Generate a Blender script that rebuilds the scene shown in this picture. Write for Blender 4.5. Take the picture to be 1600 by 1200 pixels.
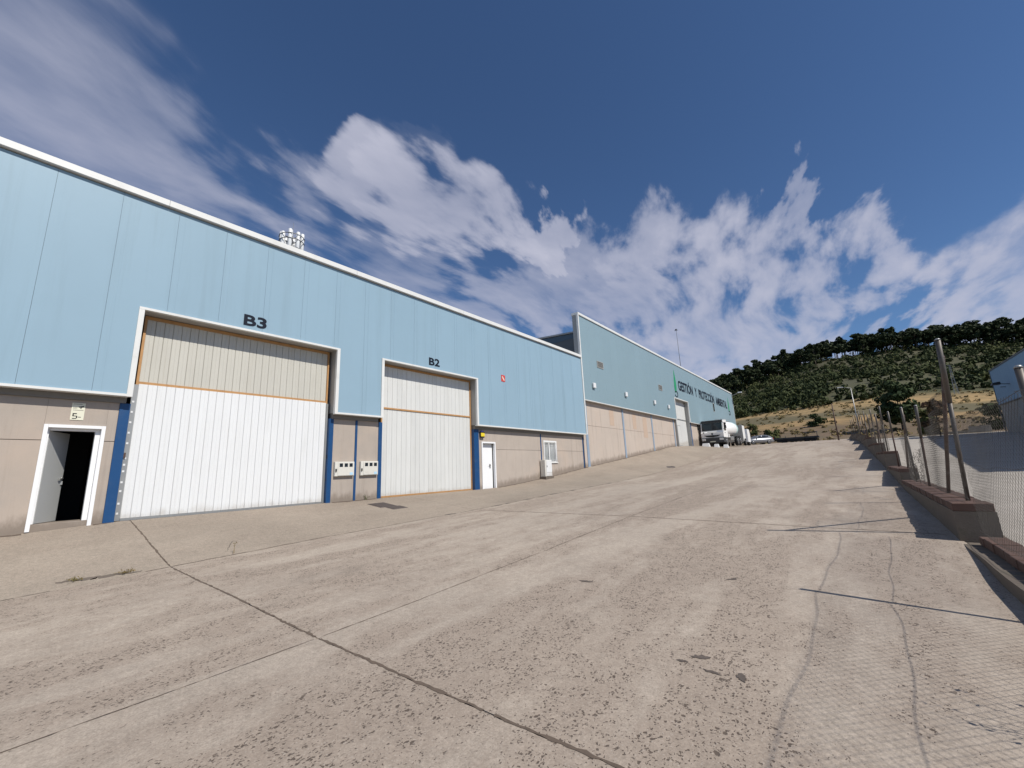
import bpy, bmesh, math, random
import numpy as np
from mathutils import Vector, Matrix
R = math.radians
random.seed(7)
rng = np.random.default_rng(7)
scn = bpy.context.scene
COL = scn.collection
for o in list(bpy.data.objects):
    bpy.data.objects.remove(o)

# ------------------------------------------------------------------ camera
cam_d = bpy.data.cameras.new('camera')
cam = bpy.data.objects.new('camera', cam_d)
COL.objects.link(cam)
cam_d.sensor_fit = 'HORIZONTAL'
cam_d.sensor_width = 36.0
cam_d.lens = 653.8 / 1600 * 36
cam_d.clip_start = 0.05
cam_d.clip_end = 5000
MC = ((0.779, -0.159, -0.606), (0.626, 0.134, 0.769), (-0.041, -0.978, 0.204))
cx = Vector([r[0] for r in MC]).normalized()
cz = -Vector([r[2] for r in MC]).normalized()
cy = cz.cross(cx).normalized()
cx = cy.cross(cz)
cam.matrix_world = Matrix(((cx.x, cy.x, cz.x, 0), (cx.y, cy.y, cz.y, 0), (cx.z, cy.z, cz.z, 1.6), (0, 0, 0, 1)))
scn.camera = cam

# ------------------------------------------------------------------ sun + sky
SUN = Vector((1.0, -0.07, 1.09)).normalized()
sun_el = math.asin(SUN.z)
sun_az = math.atan2(SUN.x, SUN.y)
sd = bpy.data.lights.new('sun', 'SUN')
sd.energy = 4.7
sd.angle = R(0.5)
sd.color = (1.0, 0.95, 0.87)
sun = bpy.data.objects.new('sun', sd)
COL.objects.link(sun)
sun.rotation_euler = SUN.to_track_quat('Z', 'Y').to_euler()
sun.location = (30, 0, 40)
scn.view_settings.view_transform = 'Standard'
scn.view_settings.look = 'None'
scn.view_settings.exposure = 0.0
scn.view_settings.gamma = 1.0
scn.view_settings.use_curve_mapping = False


class NT:
    """small helper to write node trees"""
    def __init__(s, tree):
        s.t = tree
        s.n = tree.nodes
        s.l = tree.links

    def node(s, typ, **kw):
        n = s.n.new(typ)
        for k, v in kw.items():
            setattr(n, k, v)
        return n

    def put(s, sock, v):
        if v is None:
            return
        if isinstance(v, bpy.types.NodeSocket):
            s.l.new(v, sock)
        else:
            if sock.type == 'RGBA' and len(v) == 3:
                v = (*v, 1)
            sock.default_value = v

    def math(s, op, a, b=None, c=None, clamp=False):
        n = s.node('ShaderNodeMath', operation=op, use_clamp=clamp)
        for i, v in enumerate((a, b, c)):
            s.put(n.inputs[i], v)
        return n.outputs[0]

    def vmath(s, op, a, b=None):
        n = s.node('ShaderNodeVectorMath', operation=op)
        s.put(n.inputs[0], a)
        if b is not None:
            s.put(n.inputs[1], b)
        return n.outputs['Value'] if op in ('DOT_PRODUCT', 'LENGTH') else n.outputs[0]

    def smooth(s, v, a, b, lo=0.0, hi=1.0):
        n = s.node('ShaderNodeMapRange', interpolation_type='SMOOTHSTEP')
        s.put(n.inputs[0], v)
        for i, q in enumerate((a, b, lo, hi)):
            s.put(n.inputs[i + 1], q)
        return n.outputs[0]

    def noise(s, vec, scale, detail=4, rough=0.55, dist=0.0):
        n = s.node('ShaderNodeTexNoise')
        s.put(n.inputs['Vector'], vec)
        n.inputs['Scale'].default_value = scale
        n.inputs['Detail'].default_value = detail
        n.inputs['Roughness'].default_value = rough
        n.inputs['Distortion'].default_value = dist
        return n.outputs['Fac']

    def mapping(s, vec, scale=(1, 1, 1), loc=(0, 0, 0), rot=(0, 0, 0)):
        n = s.node('ShaderNodeMapping')
        s.put(n.inputs[0], vec)
        n.inputs['Scale'].default_value = scale
        n.inputs['Location'].default_value = loc
        n.inputs['Rotation'].default_value = rot
        return n.outputs[0]

    def mix(s, fac, a, b, blend='MIX'):
        n = s.node('ShaderNodeMix', data_type='RGBA', blend_type=blend)
        s.put(n.inputs[0], fac)
        s.put(n.inputs[6], a)
        s.put(n.inputs[7], b)
        return n.outputs[2]


def pixdir(px, py):
    v = Vector((px - 800, py - 600, 653.8))
    return Vector([sum(MC[i][k] * v[k] for k in range(3)) for i in range(3)]).normalized()


world = bpy.data.worlds.new('World')
scn.world = world
world.use_nodes = True
w = NT(world.node_tree)
w.n.clear()
sky = w.node('ShaderNodeTexSky', sky_type='NISHITA')
sky.sun_disc = False
sky.sun_elevation = sun_el
sky.sun_rotation = sun_az
sky.altitude = 900
sky.air_density = 1.0
sky.dust_density = 0.35
sky.ozone_density = 2.5
tc = w.node('ShaderNodeTexCoord')
D0 = w.vmath('NORMALIZE', tc.outputs['Generated'])
sx = w.node('ShaderNodeSeparateXYZ')
w.put(sx.inputs[0], D0)
zz = w.math('ADD', w.math('MAXIMUM', sx.outputs[2], 0.0), 0.16)
cb = w.node('ShaderNodeCombineXYZ')
w.put(cb.inputs[0], w.math('DIVIDE', sx.outputs[0], zz))
w.put(cb.inputs[1], w.math('DIVIDE', sx.outputs[1], zz))
UV = cb.outputs[0]                                     # flat cloud-layer coordinates
# streaks run roughly along the line of the cirrus bands
wn = w.node('ShaderNodeTexNoise')
w.put(wn.inputs['Vector'], UV)
wn.inputs['Scale'].default_value = 0.9
wn.inputs['Detail'].default_value = 1
warp = w.vmath('SUBTRACT', wn.outputs['Color'], (0.5, 0.5, 0.5))
UVw = w.vmath('ADD', UV, w.vmath('MULTIPLY', warp, (0.45, 0.45, 0.0)))
def aniso(rot, scale):
    return w.mapping(w.mapping(UVw, rot=(0, 0, R(rot))), scale=scale)


streak = w.noise(aniso(20, (2.0, 0.9, 1)), 1.5, 5, 0.55, 0.0)
fine = w.noise(aniso(-8, (4.0, 1.5, 1)), 1.9, 6, 0.54, 0.0)
# slow wobble of the directions so that the banks get ragged edges
dn = w.node('ShaderNodeTexNoise')
w.put(dn.inputs['Vector'], D0)
dn.inputs['Scale'].default_value = 3.2
dn.inputs['Detail'].default_value = 3
dn.inputs['Roughness'].default_value = 0.5
Dw0 = w.vmath('ADD', D0, w.vmath('MULTIPLY', w.vmath('SUBTRACT', dn.outputs['Color'], (0.5, 0.5, 0.5)), (0.05, 0.05, 0.05)))
fw = w.math('MULTIPLY', w.math('SUBTRACT', fine, 0.5), 0.04)
cw = w.node('ShaderNodeCombineXYZ')
w.put(cw.inputs[1], fw)
w.put(cw.inputs[2], w.math('MULTIPLY', fw, 0.6))
Dw = w.vmath('ADD', Dw0, cw.outputs[0])      # feathered along the wind
banks = [((20, 50), 8, .5), ((60, 160), 7, .6), ((170, 190), 6, .55), ((150, 280), 7, .55), ((290, 250), 6, .6), ((330, 330), 6, .6), ((420, 250), 5, .5), ((480, 330), 6, .58),
         ((550, 312), 4.5, .85), ((640, 322), 5, .98), ((720, 325), 5.5, .98), ((785, 328), 5, 1.0), ((845, 337), 3.5, .95), ((680, 235), 3.5, .3),
         ((570, 380), 6, .5), ((700, 375), 5, .5), ((660, 460), 6, .55), ((760, 480), 6, .66), ((850, 480), 6, .66), ((830, 430), 5, .5), ((860, 540), 6, .66),
         ((930, 420), 5, .7), ((1010, 410), 6, .8), ((1100, 440), 7, .85), ((1190, 450), 7, .9), ((1270, 440), 6, .85), ((1250, 370), 4, .66), ((1340, 420), 6, .76), ((1400, 390), 4.5, .66),
         ((1000, 490), 7, .76), ((1110, 530), 8, .85), ((1210, 520), 7, .85), ((1290, 490), 4.5, .66), ((1420, 492), 5, .66), ((1500, 465), 5, .8), ((1580, 440), 6, .85), ((1690, 430), 9, .8),
         ((1590, 490), 5, .66), ((1480, 505), 4, .6), ((1135, 42), 2.0, .22), ((-150, 200), 16, .6), ((200, 480), 14, .6), ((600, 560), 12, .6)]
acc = None
for (p, rad, wt) in banks:
    dt = w.vmath('DOT_PRODUCT', Dw, tuple(pixdir(*p)))
    b = w.smooth(dt, math.cos(R(rad * 1.55)), 1.0, 0.0, wt)
    acc = b if acc is None else w.math('SMOOTH_MAX', acc, b, 0.2)
acc = w.math('MULTIPLY', w.math('MAXIMUM', w.math('SUBTRACT', acc, 0.14), 0.0), 1.12)   # remove the bias of the smooth maximum
# the same kind of broken cirrus over the rest of the sky (behind the viewer)
rest = w.smooth(w.noise(w.mapping(UVw, scale=(.5, 1.1, 1)), 0.9, 4, 0.6), 0.42, 0.75, 0.0, 0.8)
behind = w.smooth(sx.outputs[1], 0.05, -0.2)
acc = w.math('MAXIMUM', acc, w.math('MULTIPLY', rest, behind))
tex = w.math('ADD', w.math('MULTIPLY', streak, 0.52), w.math('MULTIPLY', fine, 0.48))
den = w.math('ADD', w.math('MULTIPLY', acc, 0.9), w.math('MULTIPLY', w.math('SUBTRACT', tex, 0.5), 2.0))
den = w.math('POWER', w.math('MULTIPLY', w.math('SUBTRACT', den, 0.06), 0.88, clamp=True), 1.25, clamp=True)
den = w.math('MULTIPLY', den, w.smooth(acc, 0.0, 0.4))
veil = w.math('MULTIPLY', w.smooth(acc, 0.1, 0.95), w.math('ADD', 0.12, w.math('MULTIPLY', streak, 0.75)))
den = w.math('ADD', den, w.math('MULTIPLY', w.math('SUBTRACT', 1.0, den), w.math('MULTIPLY', veil, 0.6)))
skyc = w.mix(1.0, sky.outputs[0], (0.80, 1.0, 1.22), 'MULTIPLY')
col = w.mix(den, skyc, (6.7, 6.85, 8.3))
bg = w.node('ShaderNodeBackground')
bg.inputs['Strength'].default_value = 0.078
w.put(bg.inputs['Color'], col)
wo = w.node('ShaderNodeOutputWorld')
w.l.new(bg.outputs[0], wo.inputs[0])
world.cycles.sampling_method = 'MANUAL'
world.cycles.sample_map_resolution = 512


# ------------------------------------------------------------------ materials
MATS = {}


def material(name, col, rough=0.6, metal=0.0, var=0.12, vscale=1.5, fine=0.05, fscale=40, bump=0.0, bscale=80,
             stretch=(1, 1, 1), dirt=None, dirt_amt=0.0, dscale=1.2, dstretch=(1, 1, 1), rnd=0.0, spec=0.4, extra=None):
    if name in MATS:
        return MATS[name]
    m = bpy.data.materials.new(name)
    m.use_nodes = True
    t = NT(m.node_tree)
    b = t.n['Principled BSDF']
    b.inputs['Roughness'].default_value = rough
    b.inputs['Metallic'].default_value = metal
    b.inputs['Specular IOR Level'].default_value = spec
    pos = t.node('ShaderNodeNewGeometry').outputs['Position']
    n1 = t.noise(t.mapping(pos, scale=stretch), vscale, 5, 0.6)
    n2 = t.noise(pos, fscale, 3, 0.6)
    f = t.math('ADD', t.math('MULTIPLY', t.math('SUBTRACT', n1, 0.5), 2 * var), t.math('MULTIPLY', t.math('SUBTRACT', n2, 0.5), 2 * fine))
    if rnd:
        oi = t.node('ShaderNodeObjectInfo').outputs['Random']
        f = t.math('ADD', f, t.math('MULTIPLY', t.math('SUBTRACT', oi, 0.5), 2 * rnd))
    f = t.math('ADD', f, 1.0)
    vm = t.node('ShaderNodeVectorMath', operation='SCALE')
    vm.inputs[0].default_value = col
    t.put(vm.inputs['Scale'], f)
    c = vm.outputs[0]
    if dirt:
        dm = t.noise(t.mapping(pos, scale=dstretch), dscale, 7, 0.65, 0.3)
        c = t.mix(t.smooth(dm, 0.48, 0.78, 0.0, dirt_amt), c, dirt)
    if extra:
        c = extra(t, pos, c, b)
    t.put(b.inputs['Base Color'], c)
    if bump:
        bn = t.node('ShaderNodeBump')
        bn.inputs['Strength'].default_value = bump
        bn.inputs['Distance'].default_value = 0.01
        t.put(bn.inputs['Height'], t.noise(pos, bscale, 4, 0.6))
        t.put(b.inputs['Normal'], bn.outputs[0])
    MATS[name] = m
    return m


def road_material(name, col_a, col_b, pit, streaky=1.0, seed=0.0):
    m = bpy.data.materials.new(name)
    m.use_nodes = True
    t = NT(m.node_tree)
    b = t.n['Principled BSDF']
    b.inputs['Roughness'].default_value = 0.88
    b.inputs['Specular IOR Level'].default_value = 0.25
    pos0 = t.node('ShaderNodeNewGeometry').outputs['Position']
    pos = t.vmath('ADD', pos0, (seed, seed * 1.7, 0))
    big = t.noise(pos, 0.22, 4, 0.6)
    mid = t.noise(t.mapping(pos, scale=(1.0, 0.7, 1)), 1.6, 8, 0.72)
    fin = t.noise(pos, 14, 6, 0.75)
    grain = t.noise(pos, 55, 5, 0.8)
    c = t.mix(t.smooth(big, 0.3, 0.7), col_a, col_b)
    c = t.mix(t.smooth(mid, 0.40, 0.75, 0, 0.36), c, tuple(v * 0.74 for v in col_b))
    k = t.math('ADD', t.math('MULTIPLY', t.math('SUBTRACT', fin, 0.5), 0.85), t.math('MULTIPLY', t.math('SUBTRACT', grain, 0.5), 1.5))
    k = t.math('ADD', k, 1.0)
    vm = t.node('ShaderNodeVectorMath', operation='SCALE')
    t.put(vm.inputs[0], c)
    t.put(vm.inputs['Scale'], k)
    c = vm.outputs[0]
    # worn-out, pitted lanes running along the road
    lane = t.noise(t.mapping(pos, scale=(1.0, 0.13, 1)), 0.8, 3, 0.6, 0.3)
    lane2 = t.noise(t.mapping(pos, scale=(1.0, 0.5, 1)), 2.6, 5, 0.7)
    msk = t.math('ADD', t.math('MULTIPLY', lane, 0.6), t.math('MULTIPLY', lane2, 0.4))
    msk = t.smooth(msk, 0.41, 0.57)
    wob = t.node('ShaderNodeTexNoise')
    t.put(wob.inputs['Vector'], pos)
    wob.inputs['Scale'].default_value = 30
    wob.inputs['Detail'].default_value = 2
    pw = t.vmath('ADD', pos, t.vmath('MULTIPLY', t.vmath('SUBTRACT', wob.outputs['Color'], (.5, .5, .5)), (.05, .05, .0)))
    clus = t.math('MULTIPLY', msk, t.smooth(t.noise(pos, 5.5, 4, .7), .30, .52))
    pitm = None
    for sc, dens in ((19, .20), (36, .30), (75, .36)):
        v = t.node('ShaderNodeTexVoronoi')
        t.put(v.inputs['Vector'], t.mapping(pw, scale=(1, .7, 1), loc=(sc, 0, 0)))
        v.inputs['Scale'].default_value = sc
        vc = t.node('ShaderNodeSeparateColor')
        t.put(vc.inputs[0], v.outputs['Color'])
        size = t.math('MULTIPLY', t.smooth(vc.outputs[0], 0.3 if sc > 20 else .6, 1.0, 0.0, dens * 1.5), t.math('ADD', t.math('MULTIPLY', clus, 0.93), 0.07 if sc > 40 else .02))
        pm_ = t.smooth(t.math('SUBTRACT', size, v.outputs['Distance']), -0.04, 0.10, 0.0, 1.0)
        pitm = pm_ if pitm is None else t.math('MAXIMUM', pitm, pm_)
    pitm = t.math('MULTIPLY', pitm, pit)
    c = t.mix(t.math('MULTIPLY', msk, 0.36 * pit), c, (0.225, 0.165, 0.125))
    c = t.mix(t.math('MULTIPLY', pitm, 0.85), c, (0.08, 0.06, 0.047))
    oil = t.noise(t.mapping(pos, scale=(1, .55, 1), loc=(9, 4, 0)), .55, 6, .7, .4)
    c = t.mix(t.smooth(oil, .56, .74, 0, .42), c, (0.17, 0.14, 0.115))
    # pale stones showing
    v2 = t.node('ShaderNodeTexVoronoi')
    t.put(v2.inputs['Vector'], pos)
    v2.inputs['Scale'].default_value = 34
    st = t.math('MULTIPLY', t.smooth(v2.outputs['Distance'], 0.24, 0.12), t.math('ADD', t.math('MULTIPLY', msk, .3), .06))
    c = t.mix(st, c, (0.50, 0.45, 0.39))
    t.put(b.inputs['Base Color'], c)
    h = t.math('SUBTRACT', t.math('ADD', t.math('MULTIPLY', fin, 0.5), t.math('MULTIPLY', grain, 0.4)), pitm)
    bn = t.node('ShaderNodeBump')
    bn.inputs['Strength'].default_value = 0.55
    bn.inputs['Distance'].default_value = 0.012
    t.put(bn.inputs['Height'], h)
    t.put(b.inputs['Normal'], bn.outputs[0])
    MATS[name] = m
    return m


M_road = road_material('worn_concrete', (0.415, 0.352, 0.288), (0.36, 0.304, 0.25), 1.0)
M_apron = road_material('apron_concrete', (0.325, 0.273, 0.219), (0.27, 0.227, 0.182), 0.3, seed=31.0)
M_joint = material('joint_dirt', (0.13, 0.10, 0.078), 0.95, fine=0.3)
M_crack = material('crack_dark', (0.105, 0.085, 0.072), 0.95, fine=0.3, var=.3, vscale=6)
M_yard = road_material('yard_concrete', (0.40, 0.365, 0.32), (0.34, 0.31, 0.27), 0.1, seed=11.0)
M_blue = material('light_blue_panel', (0.255, 0.370, 0.452), 0.42, var=0.05, vscale=0.7, fine=0.03, fscale=60, rnd=0.02, bump=0.04, bscale=5,
                  dirt=(0.20, 0.285, 0.335), dirt_amt=0.36, dscale=0.9, dstretch=(1, 3.5, .16), spec=0.35)
M_slate = material('grey_blue_panel', (0.225, 0.315, 0.355), 0.45, var=0.05, vscale=0.4, fine=0.03, rnd=0.015, dirt=(0.24, 0.32, 0.36), dirt_amt=0.25, dscale=0.5,
                   dstretch=(1, 1.5, .3))
M_trim = material('white_flashing', (0.68, 0.68, 0.655), 0.4, var=0.06, dirt=(0.42, 0.41, 0.38), dirt_amt=0.3, dscale=2)
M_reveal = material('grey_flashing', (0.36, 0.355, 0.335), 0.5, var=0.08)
M_beam = material('shade_dark_eaves_beam', (0.17, 0.16, 0.145), 0.7, var=.15)  # colour darkened to paint in the shade under the cladding
M_dkmetal = material('dark_grey_steel', (0.10, 0.105, 0.11), 0.5)
M_galv = material('galvanised_steel', (0.36, 0.36, 0.35), 0.45, metal=0.6, var=0.12, vscale=5)


def splash(t, pos, height):
    """ragged dirt splashed up from the sloping pavement"""
    sp = t.node('ShaderNodeSeparateXYZ')
    t.put(sp.inputs[0], pos)
    zb = t.math('ADD', 0.86, t.math('MULTIPLY', t.math('MAXIMUM', t.math('SUBTRACT', sp.outputs[1], 15.0), 0.0), 0.094))
    hgt = t.math('SUBTRACT', sp.outputs[2], zb)
    n = t.math('MULTIPLY', t.math('SUBTRACT', t.noise(t.mapping(pos, scale=(1, 1.6, .7)), 2.2, 6, .7), .42), 1.5)
    return t.smooth(t.math('SUBTRACT', hgt, t.math('MULTIPLY', n, height)), height * .55, -.05)


def wall_extra(t, pos, c, b):
    st = t.noise(t.mapping(pos, scale=(1, 3.2, .22)), 1.3, 6, 0.65, 0.3)
    c = t.mix(t.smooth(st, 0.50, 0.8, 0, 0.5), c, (0.19, 0.155, 0.13))
    bl = t.noise(pos, 0.55, 5, 0.6)
    c = t.mix(t.smooth(bl, 0.45, 0.75, 0, 0.40), c, (0.48, 0.375, 0.295))
    return t.mix(t.math('MULTIPLY', splash(t, pos, .5), .7), c, (0.17, 0.135, 0.105))


def gate_extra(t, pos, c, b):
    st = t.noise(t.mapping(pos, scale=(1, 5, .3)), 2.0, 6, 0.65, 0.2)
    c = t.mix(t.smooth(st, 0.52, 0.8, 0, 0.22), c, (0.40, 0.38, 0.34))
    return t.mix(t.math('MULTIPLY', splash(t, pos, .35), .45), c, (0.36, 0.31, 0.25))


M_wall = material('precast_concrete', (0.37, 0.322, 0.278), 0.85, var=0.12, vscale=1.1, fine=0.08, fscale=70, bump=0.35, bscale=120, rnd=0.03, extra=wall_extra)
M_wall2 = material('pinkish_precast', (0.455, 0.39, 0.335), 0.85, var=0.10, vscale=0.8, fine=0.06, fscale=50, bump=0.2, bscale=90, rnd=0.04, extra=wall_extra)
M_wall3 = material('warm_precast', (0.405, 0.35, 0.302), 0.85, var=0.12, vscale=1.1, fine=0.08, fscale=70, bump=0.3, bscale=120, rnd=0.03, extra=wall_extra)
M_patch = material('repaired_render', (0.46, 0.35, 0.27), 0.85, var=.08)
M_dirt = material('damp_dirt', (0.13, 0.105, 0.085), 0.95, var=.3, vscale=3, fine=.2)
M_colblue = material('royal_blue_steel', (0.008, 0.058, 0.170), 0.45, var=0.12, vscale=2, dirt=(0.05, 0.09, 0.17), dirt_amt=.4, dscale=3)
M_colpale = material('faded_blue_steel', (0.25, 0.32, 0.41), 0.5, var=0.15, vscale=2)
M_white = material('white_paint', (0.70, 0.71, 0.71), 0.4, var=0.03, vscale=1.2, dirt=(0.58, 0.57, 0.54), dirt_amt=.18, dscale=1.4, dstretch=(1, 3, .4), rnd=.012, extra=gate_extra)
M_cream = material('cream_slat', (0.50, 0.485, 0.43), 0.45, var=0.05, dirt=(0.40, 0.37, 0.31), dirt_amt=.3, dstretch=(1, 3, .4), rnd=.02)
M_greyw = material('weathered_white_slat', (0.60, 0.605, 0.585), 0.45, var=0.05, dirt=(0.47, 0.46, 0.42), dirt_amt=.35, dscale=1.5, dstretch=(1, 3, .3), rnd=.03, extra=gate_extra)
M_orange = material('rusty_orange_frame', (0.43, 0.235, 0.095), 0.6, var=0.2, vscale=6, dirt=(0.22, 0.11, 0.05), dirt_amt=.5, dscale=5)
M_door = material('white_door', (0.78, 0.785, 0.79), 0.4, var=0.03)
M_leaf = material('grey_door_leaf', (0.50, 0.51, 0.50), 0.45, var=0.03)
M_black = material('black_plastic', (0.018, 0.018, 0.02), 0.45)
M_letter = material('dark_navy_letters', (0.007, 0.010, 0.02), 0.6, spec=.2)
M_green = material('green_vinyl', (0.02, 0.27, 0.115), 0.45)
M_yellow = material('yellow_plastic', (0.72, 0.56, 0.03), 0.45)
M_red = material('red_sign', (0.55, 0.06, 0.05), 0.45)
M_paper = material('cream_sign_board', (0.68, 0.67, 0.54), 0.5)
M_box = material('cream_meter_box', (0.62, 0.605, 0.55), 0.5, dirt=(.42, .38, .32), dirt_amt=.35, dscale=6)
M_pale = material('pale_blue_sticker', (0.40, 0.60, 0.74), 0.5)
M_iron = material('cast_iron', (0.085, 0.068, 0.062), 0.7, var=.2, fine=.15)
M_rust = material('rusty_post', (0.085, 0.05, 0.04), 0.75, var=.35, vscale=7, dirt=(.20, .19, .18), dirt_amt=.6, dscale=4)
M_post = material('grey_tube', (0.11, 0.098, 0.088), 0.5, metal=.35, var=.2, vscale=6, dirt=(.10, .06, .04), dirt_amt=.6, dscale=3)
M_wire = material('fence_wire', (0.085, 0.075, 0.065), 0.7)
M_brick = material('red_brick_coping', (0.095, 0.055, 0.042), 0.9, var=.2, vscale=6, fine=.15, fscale=60, bump=.4, dirt=(.13, .10, .085), dirt_amt=.7, dscale=4, rnd=.12)
M_kerb = material('mossy_concrete', (0.14, 0.115, 0.093), 0.95, var=.25, vscale=3, fine=.15, bump=.5, bscale=60, dirt=(.07, .07, .045), dirt_amt=.6, dscale=3)
M_glass = material('dark_glass', (0.02, 0.025, 0.03), 0.08, spec=.6, var=0, fine=0)
M_tyre = material('tyre_rubber', (0.02, 0.02, 0.02), 0.85)
M_rim = material('wheel_metal', (0.42, 0.42, 0.43), 0.35, metal=.7)
M_truck = material('white_truck_paint', (0.84, 0.84, 0.83), 0.3, var=.03, dirt=(.5, .47, .42), dirt_amt=.2)
M_silver = material('silver_car_paint', (0.27, 0.28, 0.30), 0.32, metal=.3, var=.02, fine=.0)
M_bumper = material('grey_black_plastic', (0.045, 0.047, 0.05), 0.6)
M_teal = material('pale_teal_band', (0.45, 0.62, 0.60), 0.4)
M_lamp = material('lamp_glass', (0.6, 0.6, 0.6), 0.15)
M_tail = material('red_lamp', (0.35, 0.02, 0.02), 0.2)
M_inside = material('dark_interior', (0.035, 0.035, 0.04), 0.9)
M_roof = material('roof_sheet', (0.30, 0.31, 0.32), 0.5)
M_rblue = material('right_blue_panel', (0.21, 0.33, 0.44), 0.5, var=.06, vscale=.5)
M_rwall = material('right_base_wall', (0.30, 0.285, 0.26), 0.9, var=.12)
M_bark = material('bark', (0.085, 0.065, 0.05), 0.95, var=.3, vscale=4)


def leafmat(name, a, b, vs):
    def ex(t, pos, c, bs):
        return t.mix(t.smooth(t.noise(pos, vs, 4, .6), .35, .68), a, b)
    m = material(name, a, 0.75, extra=ex, spec=.15)
    return m


M_pine = leafmat('pine_foliage', (0.022, 0.032, 0.014), (0.045, 0.056, 0.022), .18)
M_scrub = leafmat('scrub_foliage', (0.030, 0.042, 0.015), (0.075, 0.084, 0.030), .07)
M_shrub = leafmat('shrub_foliage', (0.06, 0.075, 0.025), (0.13, 0.13, 0.05), .5)
M_tree = leafmat('tree_foliage', (0.028, 0.045, 0.018), (0.06, 0.08, 0.03), .6)
M_redbush = leafmat('reddish_foliage', (0.09, 0.05, 0.03), (0.10, 0.085, 0.04), .6)
M_dry = leafmat('dry_weed', (0.22, 0.16, 0.075), (0.14, 0.12, 0.05), 3)


# ------------------------------------------------------------------ mesh helpers
ROOTLOC = {}


def link(name, me, mat, parent=None):
    o = bpy.data.objects.new(name, me)
    COL.objects.link(o)
    if mat is not None and len(me.materials) == 0:
        me.materials.append(mat)
    if parent is not None:
        o.parent = parent
    return o


def rootof(p):
    while p is not None and p.parent is not None:
        p = p.parent
    return p


def tag(o, label=None, cat=None, group=None, kind=None):
    if label:
        o['label'] = label
    if cat:
        o['category'] = cat
    if group:
        o['group'] = group
    if kind:
        o['kind'] = kind
    return o


def empty(name, loc, label=None, cat=None, group=None, kind=None, rz=0):
    o = bpy.data.objects.new(name, None)
    o.empty_display_size = 0.3
    COL.objects.link(o)
    o.location = loc
    o.rotation_euler = (0, 0, rz)
    return tag(o, label, cat, group, kind)


class MB:
    """collects shapes, then builds ONE mesh object; coordinates are world coordinates unless local=True"""
    def __init__(s):
        s.bm = bmesh.new()

    def box(s, x0, x1, y0, y1, z0, z1, bevel=0.0):
        vs = [s.bm.verts.new((x, y, z)) for x in (x0, x1) for y in (y0, y1) for z in (z0, z1)]
        fs = [(0, 1, 3, 2), (4, 6, 7, 5), (0, 4, 5, 1), (2, 3, 7, 6), (0, 2, 6, 4), (1, 5, 7, 3)]
        nf = [s.bm.faces.new([vs[i] for i in f]) for f in fs]
        if bevel:
            es = list({e for f in nf for e in f.edges})
            bmesh.ops.bevel(s.bm, geom=es, offset=bevel, segments=1, affect='EDGES')
        return s

    def hexa(s, pts):
        """8 points: bottom 4 (ccw) then top 4"""
        vs = [s.bm.verts.new(p) for p in pts]
        for f in ((3, 2, 1, 0), (4, 5, 6, 7), (0, 1, 5, 4), (1, 2, 6, 5), (2, 3, 7, 6), (3, 0, 4, 7)):
            s.bm.faces.new([vs[i] for i in f])
        return s

    def tube(s, p0, p1, r0, r1=None, n=8, caps=True):
        r1 = r0 if r1 is None else r1
        p0, p1 = Vector(p0), Vector(p1)
        d = (p1 - p0)
        if d.length < 1e-6:
            return s
        d.normalize()
        a = d.orthogonal().normalized()
        b = d.cross(a)
        A, B = [], []
        for i in range(n):
            t = 2 * math.pi * i / n
            k = a * math.cos(t) + b * math.sin(t)
            A.append(s.bm.verts.new(p0 + k * r0))
            B.append(s.bm.verts.new(p1 + k * r1))
        for i in range(n):
            j = (i + 1) % n
            f = s.bm.faces.new((A[i], A[j], B[j], B[i]))
            f.smooth = n > 5
        if caps:
            s.bm.faces.new(A[::-1])
            s.bm.faces.new(B)
        return s

    def prism(s, poly, axis, a, b):
        """extrude a 2-D polygon along axis ('x','y','z') from a to b"""
        def P(u, v, t):
            return {'x': (t, u, v), 'y': (u, t, v), 'z': (u, v, t)}[axis]
        A = [s.bm.verts.new(P(u, v, a)) for u, v in poly]
        B = [s.bm.verts.new(P(u, v, b)) for u, v in poly]
        n = len(poly)
        for i in range(n):
            j = (i + 1) % n
            s.bm.faces.new((A[i], A[j], B[j], B[i]))
        s.bm.faces.new(A[::-1])
        s.bm.faces.new(B)
        return s

    def sheet(s, fn, us, vs):
        g = [[s.bm.verts.new(fn(u, v)) for v in vs] for u in us]
        for i in range(len(us) - 1):
            for j in range(len(vs) - 1):
                s.bm.faces.new((g[i][j], g[i + 1][j], g[i + 1][j + 1], g[i][j + 1])).smooth = True
        return s

    def lathe(s, c, prof, axis='x', n=16, sy=1.0):
        """prof: list of (t along axis, radius)"""
        rows = []
        for t, r in prof:
            row = []
            for i in range(n):
                a = 2 * math.pi * i / n
                u, v = r * math.cos(a), r * math.sin(a) * sy
                p = {'x': (t, u, v), 'y': (u, t, v), 'z': (u, v, t)}[axis]
                row.append(s.bm.verts.new((c[0] + p[0], c[1] + p[1], c[2] + p[2])))
            rows.append(row)
        for a, b in zip(rows[:-1], rows[1:]):
            for i in range(n):
                j = (i + 1) % n
                s.bm.faces.new((a[i], a[j], b[j], b[i])).smooth = True
        s.bm.faces.new(rows[0][::-1])
        s.bm.faces.new(rows[-1])
        return s

    def build(s, name, mat, parent=None, local=False):
        r = rootof(parent)
        if r is not None and not local:
            bmesh.ops.translate(s.bm, verts=s.bm.verts, vec=-Vector(r.location))
        bmesh.ops.recalc_face_normals(s.bm, faces=s.bm.faces)
        me = bpy.data.meshes.new(name)
        s.bm.to_mesh(me)
        s.bm.free()
        return link(name, me, mat, parent)


def B(name, mat, parent, x0, x1, y0, y1, z0, z1, bevel=0.0):
    return MB().box(x0, x1, y0, y1, z0, z1, bevel).build(name, mat, parent)


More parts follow.
